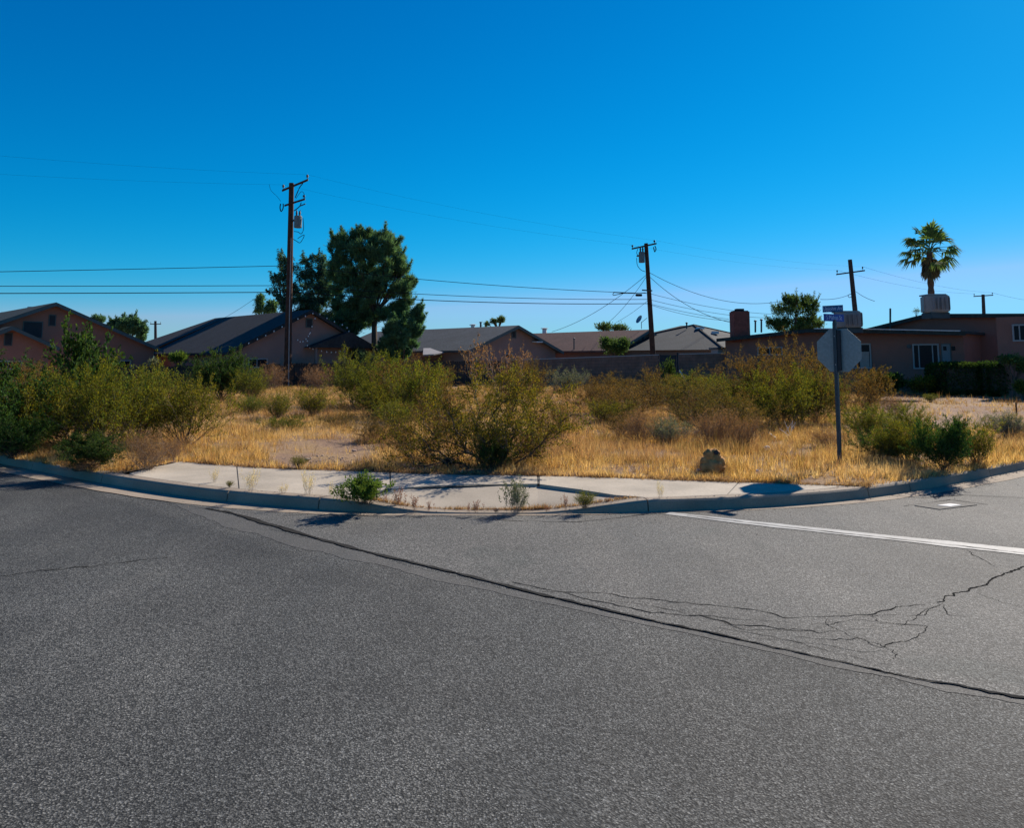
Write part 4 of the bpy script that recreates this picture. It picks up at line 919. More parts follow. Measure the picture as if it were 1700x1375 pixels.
# palm
def palm():
    Y = 58; rg = np.random.default_rng(31); base = atY(1550, 598, Y); base[2] = 0; top = atY(1543, 418, Y); k = Y / F
    t = thing('palm_tree', 'tall fan palm with a hanging skirt of dead fronds above the flat roof', 'palm tree', base)
    m = MB(); pts = [base + (top - base) * s for s in np.linspace(0, 1, 30)]; m.tube(pts, [(.20 if i % 2 else .25) * (1.15 - .25 * i / 30) for i in range(30)], 10); m.build('trunk', M['bark'], t)
    def frond(dirv, L, fan, mat, drop, nm):
        d = nrm(dirv); p0 = top + np.array([0, 0, rg.uniform(-.3, .3)]); p1 = p0 + d * L * .55 + np.array([0, 0, -drop * .1]); m = MB(); m.tube([p0, (p0 + p1) / 2 + np.array([0, 0, .06]), p1], [.03, .022, .015], 4)
        V = list(m.V); Fs = list(m.F); side = nrm(np.cross(d, UP)); u2 = nrm(np.cross(side, d)); ns = 17
        for i in range(ns):
            a = (i / (ns - 1) - .5) * 2.5; e = nrm(d * math.cos(a) + side * math.sin(a) + rg.normal(0, .06, 3)); ll = fan * (1 - .25 * abs(a) / 1.25) * rg.uniform(.85, 1.1)
            wv = np.cross(e, u2) * .075; q1 = p1 + e * ll * .55 + np.array([0, 0, -drop * .08]); q2 = p1 + e * ll * .95 + np.array([0, 0, -drop * (.45 + .2 * rg.uniform())])
            b = len(V); V += [tuple(p1), tuple(q1 + wv), tuple(q2), tuple(q1 - wv)]; Fs.append((b, b + 1, b + 2, b + 3))
        obj(nm, V, Fs, M[mat], t, None, np.tile(tints(rg, 1, .75, 1.3, .15), (len(V), 1)))
    for i in range(38):
        az = i * 2.4 + rg.uniform(-.2, .2); el = rg.uniform(.05, 1.3) if i < 28 else rg.uniform(-.5, .1)
        frond([math.cos(az) * math.cos(el), math.sin(az) * math.cos(el), math.sin(el)], rg.uniform(2.0, 2.6), 1.2, 'palm', .5 if el > .6 else .95, 'frond')
    for i in range(16):
        az = i * 2.4; frond([math.cos(az) * .35, math.sin(az) * .35, -1], rg.uniform(1.2, 2.3), .9, 'palmdry', .5, 'dead_frond')
palm()

# ------------------------------------------------------------------ houses
class Fac:
    """vertical plane through point P (x,y) with horizontal axis u (right as seen from the camera)"""
    def __init__(s, px, Y, ang):
        p = atY(px, 598, Y); s.P = np.array([p[0], p[1], 0.]); s.u = np.array([math.cos(ang), math.sin(ang), 0.]); s.b = np.array([-math.sin(ang), math.cos(ang), 0.])
        if s.b[1] < 0: s.b = -s.b
    def hit(s, px, py):
        r = ray(px, py); c = np.array([0, 0, CAMZ]); t = (s.P - c)[:2].dot(s.b[:2]) / r[:2].dot(s.b[:2]); q = c + r * t
        return (q - s.P).dot(s.u), q[2]
    def pt(s, a, z, d=0): return s.P + s.u * a + np.array([0, 0, z]) - s.b * d    # d>0 towards the camera
    def box(s, m, s0, s1, z0, z1, d0, d1):
        o = s.pt(s0, z0, d1); m.obox(o, s.u * (s1 - s0), s.b * (d1 - d0), (0, 0, z1 - z0)); return m
def house(fac, prof, L, wallmat, roofmat, name, label, group=None, over=.45, th=.14, fasc='trim', base=-.05, fr_over=.45, wallin=0):
    s_mid = (prof[0][0] + prof[-1][0]) / 2; org = fac.pt(s_mid, 0); t = thing(name, label, 'house', org, group)
    m = MB(); poly = [fac.pt(prof[0][0] + wallin, base)] + [fac.pt(s_ + (wallin if i == 0 else -wallin if i == len(prof) - 1 else 0), z) for i, (s_, z) in enumerate(prof)] + [fac.pt(prof[-1][0] - wallin, base)]
    m.prism(poly, fac.b * L); m.build('wall', M[wallmat], t)
    P = list(prof); d0 = (P[0][0] - P[1][0], P[0][1] - P[1][1]); l0 = math.hypot(*d0); P[0] = (P[0][0] + d0[0] / l0 * over, P[0][1] + d0[1] / l0 * over)
    d1 = (P[-1][0] - P[-2][0], P[-1][1] - P[-2][1]); l1 = math.hypot(*d1); P[-1] = (P[-1][0] + d1[0] / l1 * over, P[-1][1] + d1[1] / l1 * over)
    m = MB()
    for (a, za), (b, zb) in zip(P[:-1], P[1:]):
        m.prism([fac.pt(a, za + .003, fr_over), fac.pt(b, zb + .003, fr_over), fac.pt(b, zb + th, fr_over), fac.pt(a, za + th, fr_over)], fac.b * (L + 2 * fr_over))
    r = m.build('roof', M[roofmat], t)
    for (a, za), (b, zb) in zip(P[:-1], P[1:]):
        m = MB(); m.prism([fac.pt(a, za - .08, fr_over + .03), fac.pt(b, zb - .08, fr_over + .03), fac.pt(b, zb + th - .02, fr_over + .03), fac.pt(a, za + th - .02, fr_over + .03)], fac.b * .028); m.build('fascia', M[fasc], t)
    return t, r
def window(fac, x0, y0, x1, y1, mull, parent, mat='trimlight', fw=.07, paneMat='glass'):
    xm = (x0 + x1) / 2; s0, _ = fac.hit(x0, (y0 + y1) / 2); s1, _ = fac.hit(x1, (y0 + y1) / 2); _, z1 = fac.hit(xm, y0); _, z0 = fac.hit(xm, y1)
    m = MB(); fac.box(m, s0, s1, z1 - fw, z1, 0.005, .06); fac.box(m, s0, s1, z0, z0 + fw, .005, .06); fac.box(m, s0, s0 + fw, z0 + fw, z1 - fw, .005, .06); fac.box(m, s1 - fw, s1, z0 + fw, z1 - fw, .005, .06)
    for q in mull: a = s0 + (s1 - s0) * q; fac.box(m, a - fw * .35, a + fw * .35, z0 + fw, z1 - fw, .005, .055)
    wd = m.build('window', M[mat], parent, fac.pt((s0 + s1) / 2, z0))
    edges = [s0 + fw] + [s0 + (s1 - s0) * q for q in mull] + [s1 - fw]
    for a, b in zip(edges[:-1], edges[1:]):
        m = MB(); fac.box(m, a, b, z0 + fw, z1 - fw, .006, .03); m.build('pane', M[paneMat], wd)
    return wd, (s0, s1, z0, z1)
def panel(fac, x0, y0, x1, y1, mat, name, parent, d0=.005, d1=.05):
    xm = (x0 + x1) / 2; s0, _ = fac.hit(x0, (y0 + y1) / 2); s1, _ = fac.hit(x1, (y0 + y1) / 2); _, z1 = fac.hit(xm, y0); _, z0 = fac.hit(xm, y1)
    m = MB(); fac.box(m, s0, s1, z0, z1, d0, d1); return m.build(name, M[mat], parent)
def trimmed(fac, x0, y0, x1, y1, mat, name, parent, tr='trim'):
    panel(fac, x0 - 1.6, y0 - 1.6, x1 + 1.6, y1 + 1.6, tr, name + '_frame', parent, .004, .045); return panel(fac, x0, y0, x1, y1, mat, name, parent, .05, .06)
def gable(px, py, Y, ang, xe, ye):
    """symmetric gable: peak pixel at depth Y, one eave end pixel"""
    f = Fac(px, Y, ang); sp, zp = f.hit(px, py); se, ze = f.hit(xe, ye); f.P = f.P + f.u * sp; se -= sp; w_ = abs(se)
    return f, [(-w_, ze - .1), (0, zp - .16), (w_, ze - .1)]
G = R(45); GH = 'single storey houses behind the lot'
# house 1 (pinkish, left)
f1, pr = gable(90, 502, 45, G, 256, 577)
h1, r1 = house(f1, pr, 24, 'stucco_pink', 'shg_green', 'gabled_house', 'pinkish brown gabled house at the left edge with a dark attic opening', GH)
trimmed(f1, 82, 524, 91, 540, 'dark_void', 'vent', h1); trimmed(f1, 39, 535, 69, 560, 'dark_void', 'attic_opening', h1)  # attic opening is a flat dark panel, its inner shade painted on
window(f1, 180, 598, 217, 614, [.47], h1)
f1b, pr = gable(18, 541, 41.5, G, 82, 572)
hb, rb = house(f1b, pr, 5.0, 'stucco_pink', 'shg_green', 'gabled_house', 'lower front gable with a vent at the far left edge, before the pinkish house', GH)
trimmed(f1b, 8, 554, 19, 573, 'dark_void', 'vent', hb); window(f1b, -12, 599, 37, 614, [.5], hb)
def roof_vent(px, py, Y, parent, w_=.5, h_=.3):
    p = atY(px, py, Y); m = MB(); m.prism([p + np.array([-w_ / 2, 0, -h_]), p + np.array([w_ / 2, 0, -h_]), p + np.array([w_ / 2, 0, 0]), p + np.array([-w_ / 3, 0, 0])], (0, .5, 0)); m.build('roof_vent', M['white'], parent)
def pipe(px, py0, py1, Y, parent, r=.06, mat='steel', cap=True):
    a = atY(px, py0, Y); b = atY(px, py1, Y); m = MB(); m.tube([a, b], r, 8)
    if cap: m.tube([b, b + np.array([0, 0, .05]), b + np.array([0, 0, .09])], [r * 1.7, r * 1.7, r * .6], 8)
    m.build('vent_pipe', M[mat], parent)
roof_vent(50, 509, 49.8, h1); roof_vent(6, 518, 56, h1)
# house 2 (string lights)
f2, pr = gable(512, 514, 48, G, 380, 581)
h2, r2 = house(f2, pr, 11, 'stucco_tan', 'shg_dark', 'gabled_house', 'tan gabled house with string lights behind the transformer pole', GH, fasc='shg_dark')
trimmed(f2, 509, 530, 517, 543, 'dark_void', 'vent', h2); window(f2, 411, 595, 444, 611, [.45], h2)
# hip end of its roof (left)
e0 = f2.P + f2.b * 11.4
wpk = pr[1][1] + .14; wev = pr[0][1] + .08; W2 = pr[2][0] + .42
A_ = e0 + np.array([0, 0, wpk]); Bl = e0 - f2.u * W2 + np.array([0, 0, wev]); Br = e0 + f2.u * W2 + np.array([0, 0, wev]); A2 = A_ + f2.b * 2.2 - np.array([0, 0, .35])
Cl = Bl + f2.b * 6.5; Cr = Br + f2.b * 6.5; Cp = A_ + f2.b * 2
m = MB(); m.add([A_, Bl, Cl, Cp, Br, Cr], [(0, 1, 2, 3), (3, 2, 5), (0, 3, 5, 4)]); m.build('hip_roof', M['shg_dark'], h2)
# porch with lower roof on the right of it
f2b = Fac(575, 49.0, R(45)); s0, z0 = f2b.hit(520, 577); s1, z1 = f2b.hit(625, 577); sp, zp = f2b.hit(578, 552)
m = MB(); m.prism([f2b.pt(s0 - .2, z0), f2b.pt(s1 + .2, z0), f2b.pt(sp + .3, zp), f2b.pt(sp, zp)], f2b.b * 2.6); m.build('porch_roof', M['shg_dark'], h2)
m = MB(); f2b.box(m, s0 + .3, s1, 0, z0 - .02, -2.3, -2.2); m.build('porch_wall', M['stucco_grey'], h2)
for s_ in (s0 + .3, (s0 + s1) / 2, s1 - .1): m = MB(); f2b.box(m, s_ - .06, s_ + .06, 0, z0 - .01, -.25, -.12); m.build('porch_post', M['stucco_grey'], h2)
# string lights
t = thing('string_lights', 'string of small white bulbs strung along the gable of the tan house', 'lights', f2.pt(0, 3.0, .6))
bulb = None
runs = [[(398, 572), (440, 553), (480, 531), (517, 518)], [(517, 518), (540, 531), (566, 541), (572, 552)], [(517, 522), (507, 548), (500, 571), (508, 578), (520, 580)],
        [(484, 562), (492, 568), (502, 560), (508, 549)], [(511, 577), (530, 583), (545, 584), (560, 582), (572, 577)], [(521, 578), (540, 566), (556, 559), (570, 553)]]
for rn in runs:
    P = [f2.pt(*f2.hit(*q), .62) for q in rn]; m = MB(); m.tube(P, .006, 4, False); m.build('cord', M['wire'], t)
    for a, b in zip(P[:-1], P[1:]):
        nbb = max(2, int(np.linalg.norm(b - a) / .5))
        for i in range(nbb):
            q = a + (b - a) * (i + .5) / nbb + np.array([0, -.03, -.05])
            if bulb is None:
                o = obj('bulb', [tuple(np.array(x) * np.array([.042, .042, .06]) + q) for x in oct_], of, M['bulb'], t, q); bulb = o
            else: o = bulb.copy(); C.objects.link(o); o.location = Vector(q) - wpos(t)
# house 3
f3, pr = gable(854, 540, 55, G, 922, 581)
h3, r3 = house(f3, pr, 17, 'stucco_grey', 'shg_grey', 'gabled_house', 'grey stucco gabled house with two roof vents in the middle of the photo', GH)
trimmed(f3, 850, 551, 855, 560, 'dark_void', 'vent', h3); window(f3, 838, 587, 851, 596, [.5], h3)
panel(f3, 883, 567, 893, 569, 'white', 'awning', h3, .01, .5)
pipe(785, 547, 540, 61, h3, .16, 'white'); pipe(798, 546, 536, 60.5, h3, .07)
roof_vent(724, 551, 63, h3, .5, .25); roof_vent(801, 547, 58.7, h3, .5, .25)
# small patio roof left of it
m = MB(); a = atY(702, 578, 53); b = atY(757, 578, 53); m.prism([atY(702, 591, 52), atY(720, 590, 52), atY(768, 580, 55), atY(757, 579, 55), atY(703, 580, 55)], (0, 0, .08)); tg = thing('patio_cover', 'pale flat patio roof over the fence left of the grey gable', 'patio roof', atY(725, 598, 53)); m.build('roof', M['sheet'], tg)
for px in (706, 735, 764):
    q = atY(px, 585, 54); m = MB(); m.tube([q * np.array([1, 1, 0]), q], .05, 6); m.build('post', M['fencered'], tg)
# house 4
f4, pr = gable(1071, 547, 60, G, 1118, 581)
h4, r4 = house(f4, pr, 18, 'stucco_brown', 'shg_brown', 'gabled_house', 'brown roofed gabled house behind the block wall and the right transformer pole', GH)
trimmed(f4, 1064, 556, 1068, 565, 'dark_void', 'vent', h4)
panel(f4, 1050, 572, 1058, 573.5, 'white', 'awning', h4, .01, .4); pipe(953, 582, 563, 60, h4, .05); pipe(904, 556, 546, 69, h4, .2, 'white')
# satellite dish on it
dp = atY(1065, 546, 60.2); t = thing('satellite_dish', 'small satellite dish standing on the brown roof ridge', 'satellite dish', dp)
m = MB(); m.tube([dp, dp + np.array([0, 0, .55])], .025, 6); m.build('mast', M['steel'], t)
bm = bmesh.new(); bmesh.ops.create_uvsphere(bm, u_segments=16, v_segments=8, radius=1)
bmesh.ops.delete(bm, geom=[v for v in bm.verts if v.co.z > -.55], context='VERTS'); rot = Matrix.Rotation(R(-60), 3, 'Y') @ Matrix.Rotation(R(20), 3, 'X')
V = [tuple(np.array(rot @ Vector((v.co.x * .5, v.co.y * .5, (v.co.z + 1) * .4))) + dp + np.array([-.1, 0, .7])) for v in bm.verts]; Fc = [tuple(x.index for x in f.verts) for f in bm.faces]; bm.free(); obj('dish', V, Fc, M['metal'], t)
m = MB(); m.tube([dp + np.array([0, 0, .5]), dp + np.array([.45, 0, .85])], .02, 5); m.build('arm', M['steel'], t)
# house 5 hip
ap = atY(1152, 540, 61); hw = 6.6; ez = 2.45; c = np.array([ap[0] - .2, 61, 0.]); uu = np.array([.707, .707, 0]); vv = np.array([-.707, .707, 0])
t5 = thing('hip_roof_house', 'house with a dark grey pyramid roof right of the brown roofed house', 'house', c, GH)
m = MB(); m.obox(c - uu * 6 - vv * 6, uu * 12, vv * 12, (0, 0, ez)); m.build('wall', M['stucco_grey'], t5)
cs = [c - uu * hw - vv * hw, c + uu * hw - vv * hw, c + uu * hw + vv * hw, c - uu * hw + vv * hw]; cs = [q + np.array([0, 0, ez + .01]) for q in cs]; top = [ap, ap + vv * 1.2]
m = MB(); m.add(cs + top, [(0, 1, 4), (1, 2, 5, 4), (2, 3, 5), (3, 0, 4, 5), (3, 2, 1, 0)]); m.build('roof', M['shg_slate'], t5)
for i in (0, 1, 3): 
    m = MB(); m.tube([cs[i] + np.array([0, 0, .02]), ap + np.array([0, 0, .02])], .07, 5); m.build('hip_cap', M['shg_dark'], t5)
roof_vent(1163, 543, 59, t5, .6, .15); roof_vent(1188, 550, 58, t5, .5, .2); pipe(1140, 546, 537, 60, t5, .06)
# small shed roof between
t = thing('shed', 'small flat roofed shed between the pyramid roof and the brick house', 'shed', atY(1200, 598, 47) * np.array([1, 1, 0])); m = MB(); q = atY(1187, 577, 47); m.box(q[0], q[0] + 1.3, 46.5, 48.5, q[2] - .1, q[2]); m.build('roof', M['steel'], t); m = MB(); m.box(q[0] + .1, q[0] + 1.2, 46.7, 48.3, 0, q[2] - .102); m.build('wall', M['cooler'], t)

# right house
GR = R(-45)
f6 = Fac(1352, 42, GR); _, zp = f6.hit(1352, 547); sl_, _ = f6.hit(1204, 570); sr_, _ = f6.hit(1600, 570)
h6, r6 = house(f6, [(sl_, zp - .5), (0, zp - .1), (sr_ * .45, zp - .22), (sr_, zp - .42)], 4.5, 'stucco_brown', 'shg_dark', 'brick_house', 'low brown mid century house with flat roofs behind the stop sign', 'single storey houses behind the lot', over=.25, th=.12, fasc='shg_green', fr_over=.55)
m = MB(); m.prism([f6.pt(.3, zp - .1 + .1, .6), f6.pt(sr_ * .45, zp - .22 + .105, .6), f6.pt(sr_ * .45, zp - .22 + .155, .6), f6.pt(.3, zp - .1 + .15, .6)], f6.b * .2); m.build('edge_highlight', M['white'], h6)  # white strip stands in for sunlight catching the roof edge
m = MB(); m.prism([f6.pt(sr_ * .45 + .01, zp - .22 + .105, .6), f6.pt(sr_, zp - .42 + .105, .6), f6.pt(sr_, zp - .42 + .155, .6), f6.pt(sr_ * .45 + .01, zp - .22 + .155, .6)], f6.b * .2); m.build('edge_highlight', M['white'], h6)  # same painted-in edge highlight, continued to the right
window(f6, 1400, 570.5, 1447, 612, [.47], h6, paneMat='glass'); window(f6, 1516, 571, 1560, 613, [.24, .76], h6)
panel(f6, 1428, 584, 1443.5, 610, 'curtain', 'curtain', h6, .031, .034)
window(f6, 1258, 576, 1300, 590, [.5], h6)
trimmed(f6, 1565, 572, 1578, 606, 'door', 'door', h6); panel(f6, 1566.5, 575, 1572, 582, 'glass', 'door_window', h6, .062, .07); panel(f6, 1580, 575, 1586, 582, 'glass', 'side_light', h6, .006, .03)
panel(f6, 1506, 572, 1513, 578, 'steel', 'house_number_plate', h6, .006, .04)
# sign lettering stuck to the window
# chimney
cq = atY(1228, 551, 45.5); k = 45.5 / F
m = MB(); m.box(cq[0] - 13 * k, cq[0] + 13 * k, 45, 45.9, cq[2] - .6, cq[2] + 33 * k); m.build('chimney', M['brickred'], h6); m = MB(); m.box(cq[0] - 11.5 * k, cq[0] + 11.5 * k, 45.05, 45.85, cq[2] + 33 * k, cq[2] + 34.5 * k); m.box(cq[0] - 6 * k, cq[0] + 6 * k, 45.2, 45.7, cq[2] + 34.5 * k, cq[2] + 38 * k); m.build('chimney_cap', M['shg_dark'], h6)
pipe(1254, 552, 534, 44, h6, .05, 'steel'); pipe(1264, 552, 532, 44, h6, .05, 'steel')
# coolers on the roofs
def cooler(px, ytop, ybot, wpx, Y, label, round_=False):
    k = Y / F; p = atY(px, ybot, Y); h = (ybot - ytop) * k; w_ = wpx * k
    t = thing('evaporative_cooler', label, 'cooler', p, 'evaporative coolers on the roofs')
    bm = bmesh.new(); bmesh.ops.create_cube(bm, size=1); bmesh.ops.bevel(bm, geom=bm.edges, offset=.06, segments=2, affect='EDGES')
    ca, sa = math.cos(R(-20)), math.sin(R(-20))
    V = [(p[0] + (v.co.x * ca - v.co.y * sa) * w_, p[1] + (v.co.x * sa + v.co.y * ca) * w_, p[2] + (v.co.z + .5) * h * .92 + h * .02) for v in bm.verts]; Fc = [tuple(x.index for x in f.verts) for f in bm.faces]; bm.free()
    obj('cabinet', V, Fc, M['cooler'], t)
    m = MB(); m.box(p[0] - w_ * .46, p[0] + w_ * .30, p[1] - w_ * .4, p[1] + w_ * .4, p[2] + h * .93, p[2] + h * 1.0); m.build('lid', M['cooler'], t)
    m = MB(); m.box(p[0] - w_ * .4, p[0] + w_ * .4, p[1] - w_ * .4, p[1] + w_ * .4, p[2] - .25, p[2] + h * .018); m.build('curb_stand', M['steel'], t)
    for i in range(5):
        x = p[0] + w_ * (-.4 + .17 * i); m = MB(); m.box(x, x + .02, p[1] - w_ * .66, p[1] - w_ * .5, p[2] + h * .15, p[2] + h * .8); m.build('louver', M['cooler'], t)
cooler(1408, 517, 545, 42, 38.5, 'beige rooftop cooler seen behind the street name signs')
cooler(1553, 489, 520, 38, 35, 'beige rooftop cooler in front of the palm trunk')
pipe(1478, 548, 512, 41.5, h6, .05, 'steel', False)
# right wing
f7 = Fac(1545, 40.5, GR); _, zp = f7.hit(1545, 522); sl_, zl = f7.hit(1432, 549); sr_, _ = f7.hit(1760, 570)
h7, r7 = house(f7, [(sl_, zl - .1), (0, zp - .1), (sr_, zp - .32)], 9, 'stucco_brown', 'shg_green', 'brick_house', 'taller brown house wing with a low pitched roof at the right edge', 'single storey houses behind the lot', over=.2, th=.12, fasc='shg_green', fr_over=.4)
f7b = Fac(1657, 34.3, GR)
s0, _ = f7b.hit(1656, 570); s1, _ = f7b.hit(1770, 570)
m = MB(); f7b.box(m, s0, s1, 0, zp - .5, -.7, 0); m.build('bay_wall', M['stucco_brown'], h7)
window(f7b, 1681, 538, 1722, 567, [.3], h7)

# ------------------------------------------------------------------ fences and block wall
def wood_fence(pa, pb, topa, topb, Ya, Yb, label, mat='fence', bw=.14, panel_i=0):
    a = atY(pa, 598, Ya); b = atY(pb, 598, Yb); za = atY(pa, topa, Ya)[2]; zb = atY(pb, topb, Yb)[2]; L = math.hypot(b[0] - a[0], b[1] - a[1]); d = (b - a) / L; d[2] = 0; nn = np.array([-d[1], d[0], 0]); n = int(L / bw)
    rg = random.Random(int(pa)); t = thing('wooden_fence', label, 'fence', (a[0], a[1], 0), 'board fences at the back of the lot'); m = MB()
    for i in range(n):
        z = za + (zb - za) * i / n + rg.uniform(-.03, .02); p = np.array([a[0], a[1], 0]) + d * (i * bw); m.obox(p + nn * rg.uniform(0, .012), d * (bw - .012), nn * .02, (0, 0, z))
    m.build('fence_board', M[mat], t)['kind'] = 'stuff'
    for h in (.3, .85):
        m = MB(); p = np.array([a[0], a[1], za * h]); q = np.array([b[0], b[1], zb * h]); m.obox(p + nn * .035, (q - p), nn * .04, (0, 0, .09)); m.build('rail', M[mat], t)
    for i in range(0, n, 17):
        p = np.array([a[0], a[1], 0]) + d * (i * bw) + nn * .08; m = MB(); m.obox(p, d * .09, nn * .09, (0, 0, za + (zb - za) * i / n + .05)); m.build('post', M[mat], t)
wood_fence(-40, 190, 614, 612, 43, 43.5, 'dark board fence below the pinkish house at the far left')
wood_fence(191, 470, 610, 604, 43.6, 46, 'dark board fence between the pinkish house and the transformer pole')
wood_fence(471, 640, 603, 603, 46.1, 47.5, 'dark board fence behind the transformer pole base')
wood_fence(641, 842, 601, 599, 47.6, 48.4, 'dark board fence left of the block wall')
wood_fence(700, 775, 592, 592, 53.5, 54, 'reddish board fence under the patio roof', 'fencered')
# block wall
bwall = thing('block_wall', 'long brown concrete block wall across the back of the lot', 'wall', atY(1000, 598, 47) * np.array([1, 1, 0]))
def bsection(pa, pb, ta, tb, Ya, Yb, budget):
    a = atY(pa, ta, Ya); b = atY(pb, tb, Yb); L = math.hypot(b[0] - a[0], b[1] - a[1]); d = (b - a) / L; dh = np.array([d[0], d[1], 0]); nn = np.array([-d[1], d[0], 0]) / math.hypot(d[0], d[1])
    bl, bh = .405, .203; proto_ = None; rest = MB(); cnt = 0; rows_ = 10
    m = MB(); m.obox(a + nn * .012 - np.array([0, 0, 2.2]), b - a, nn * .16, (0, 0, 2.2 - .052)); m.build('mortar', M['mortar'], bwall)
    m = MB(); m.obox(a - nn * .015 - np.array([0, 0, .05]), b - a, nn * .21, (0, 0, .05)); m.build('wall_cap', M['cap'], bwall)
    sl = (b[2] - a[2]) / L
    for r in range(rows_):
        x = -(bl / 2) * (r % 2); 
        while x < L - .05:
            x0 = max(x, 0); x1 = min(x + bl, L); o_ = a + d * x0 - np.array([0, 0, .055 + bh * (r + 1)]); full = (x1 - x0) > bl * .98
            if full and cnt < budget and r < 8:
                cnt += 1
                if proto_ is None:
                    m = MB(); m.obox(o_ + d * .006 + np.array([0, 0, .006]), d * (bl - .012), nn * .16, (0, 0, bh - .012)); proto_ = m.build('block', M['block'], bwall, o_)
                else:
                    q = proto_.copy(); C.objects.link(q); q.location = Vector(o_) - bwall.location
            else: rest.obox(o_ + d * .006 + np.array([0, 0, .006]), d * (x1 - x0 - .012), nn * .16, (0, 0, bh - .012))
            x += bl
    if rest.V: rest.build('block', M['block'], bwall)['kind'] = 'stuff'
bsection(843, 1094, 597.5, 588.5, 48.6, 47.2, 190); bsection(1127, 1262, 587.3, 584.5, 47.0, 45.6, 110)
# gate
ga = atY(1095, 588.5, 47.15); gb = atY(1126, 587.4, 47.05); t = thing('metal_gate', 'dark metal gate set in the block wall', 'gate', (ga[0], ga[1], 0)); d = gb - ga
m = MB(); nn = np.array([0, .04, 0]); H_ = ga[2] - .1
m.obox(ga * np.array([1, 1, 0]) + np.array([0, 0, .1]), (.06, 0, 0), nn, (0, 0, H_)); m.obox(gb * np.array([1, 1, 0]) + np.array([-.09, 0, .1]), (.09, 0, 0), nn, (0, 0, H_ + .12)); m.obox(np.array([ga[0] + .06, ga[1], H_]), (d[0] - .15, 0, 0), nn, (0, 0, .06)); m.obox(np.array([ga[0] + .06, ga[1], .2]), (d[0] - .15, 0, 0), nn, (0, 0, .06)); m.build('gate_frame', M['blackmetal'], t)
for i in range(11):
    m = MB(); x = ga[0] + .07 + i * (d[0] - .17) / 11; m.obox(np.array([x, ga[1] + .01, .262]), ((d[0] - .17) / 11 - .008, 0, 0), (0, .015, 0), (0, 0, H_ - .264)); m.build('slat', M['blackmetal'], t)

# ------------------------------------------------------------------ utility poles and wires
def upole(px0, py0, px1, py1, Y, r, label, mat='pole', base_z=0):
    a = atY(px0, py0, Y); b = atY(px1, py1, Y); dn = (b - a) / (b[2] - a[2]); a = a + dn * (base_z - a[2])
    t = thing('utility_pole', label, 'utility pole', a, 'wooden utility poles'); m = MB(); m.tube([a, a + (b - a) * .5, b], [r * 1.2, r, r * .8], 12); m.build('pole', M[mat], t, smooth=False); return t, a, b
def arm(t, pa, pb, Y, th=.11, mat='pole', dy=0.0, ins=(), name='crossarm', ih=.28):
    a = atY(*pa, Y - .22); b = atY(*pb, Y - .22 + dy); m = MB(); d = b - a; m.obox(a - np.array([0, 0, th / 2]), d, (0, th, 0), (0, 0, th)); m.build(name, M[mat], t); out = []
    for q in ins:
        p = a + d * q + np.array([0, th / 2, th / 2]); m = MB(); m.tube([p, p + np.array([0, 0, ih * .4]), p + np.array([0, 0, ih * .45]), p + np.array([0, 0, ih * .65]), p + np.array([0, 0, ih * .7]), p + np.array([0, 0, ih])], [.02, .02, .075, .05, .085, .04], 8); m.build('insulator', M['porc'], t); out.append(p + np.array([0, 0, ih]))
    return out
def transformer(t, px, y0, y1, wpx, Y):
    k = Y / F; a = atY(px, y1, Y - .3); h = (y1 - y0) * k; r = wpx * k / 2; m = MB(); m.tube([a, a + np.array([0, 0, h * .04]), a + np.array([0, 0, h * .95]), a + np.array([0, 0, h])], [r * .93, r, r, r * .85], 16); tr = m.build('transformer', M['trafo'], t)
    for dx in (-.4, .4): m = MB(); p = a + np.array([dx * r, 0, h]); m.tube([p, p + np.array([0, 0, .12]), p + np.array([0, 0, .14]), p + np.array([0, 0, .3]), p + np.array([dx * .15, 0, .36])], [.06, .045, .07, .04, .02], 8); m.build('bushing', M['porc'], tr)
    m = MB(); m.box(a[0] - r * 1.5, a[0] - r * .9, a[1] - .05, a[1] + .3, a[2] + h * .6, a[2] + h * .7); m.build('bracket', M['steel'], tr)
def wire(A, B, sag, r, name, label, cat, group, n=24, parent=None):
    A = np.array(A, float); B = np.array(B, float); P = [A + (B - A) * s - np.array([0, 0, 4 * sag * s * (1 - s)]) for s in np.linspace(0, 1, n)]
    m = MB(); m.tube(P, r, 5, False)
    if parent: return m.build(name, M['wire'], parent)
    return tag(m.build(name, M['wire'], None, A), label, cat, group)
def jumper(t, pxs, Y, r=.014, name='jumper_wire'):
    P = catmull(np.array([atY(a, b, Y) for a, b in pxs]), 4); m = MB(); m.tube(list(P), r, 5, False); return m.build(name, M['wire'], t)
Y1 = 45.5
p1, a1, b1 = upole(477, 640, 484, 304, Y1, .19, 'tall wooden utility pole with a grey transformer left of the trees')
i1 = arm(p1, (468, 316), (511, 298), Y1, ins=(.04, .97)); i1b = arm(p1, (472, 341), (506, 330), Y1, .10, ins=(.94,), ih=.22)
arm(p1, (497, 342), (507, 338), Y1, .06, 'steel', name='cutout'); jumper(p1, [(466, 338), (465, 345), (467, 351), (470, 345), (470, 338)], Y1 - .2, .035, 'cutout_fuse')
jumper(p1, [(490, 328), (497, 312), (503, 304)], Y1 - .15, .03, 'arm_brace'); jumper(p1, [(488, 350), (497, 343), (500, 336)], Y1 - .15, .03, 'arm_brace')
transformer(p1, 494.5, 358, 378, 13, Y1)
jumper(p1, [(491, 330), (500, 318), (505, 322), (506, 330)], Y1 - .3); jumper(p1, [(503, 362), (504, 380), (500, 388), (495, 385), (488, 384)], Y1 - .3, .02); jumper(p1, [(487, 397), (492, 400), (498, 403), (503, 396), (505, 390), (500, 392), (494, 396)], Y1 - .3, .02); jumper(p1, [(447, 306), (450, 316), (460, 326), (466, 334)], Y1 - .3, .01)
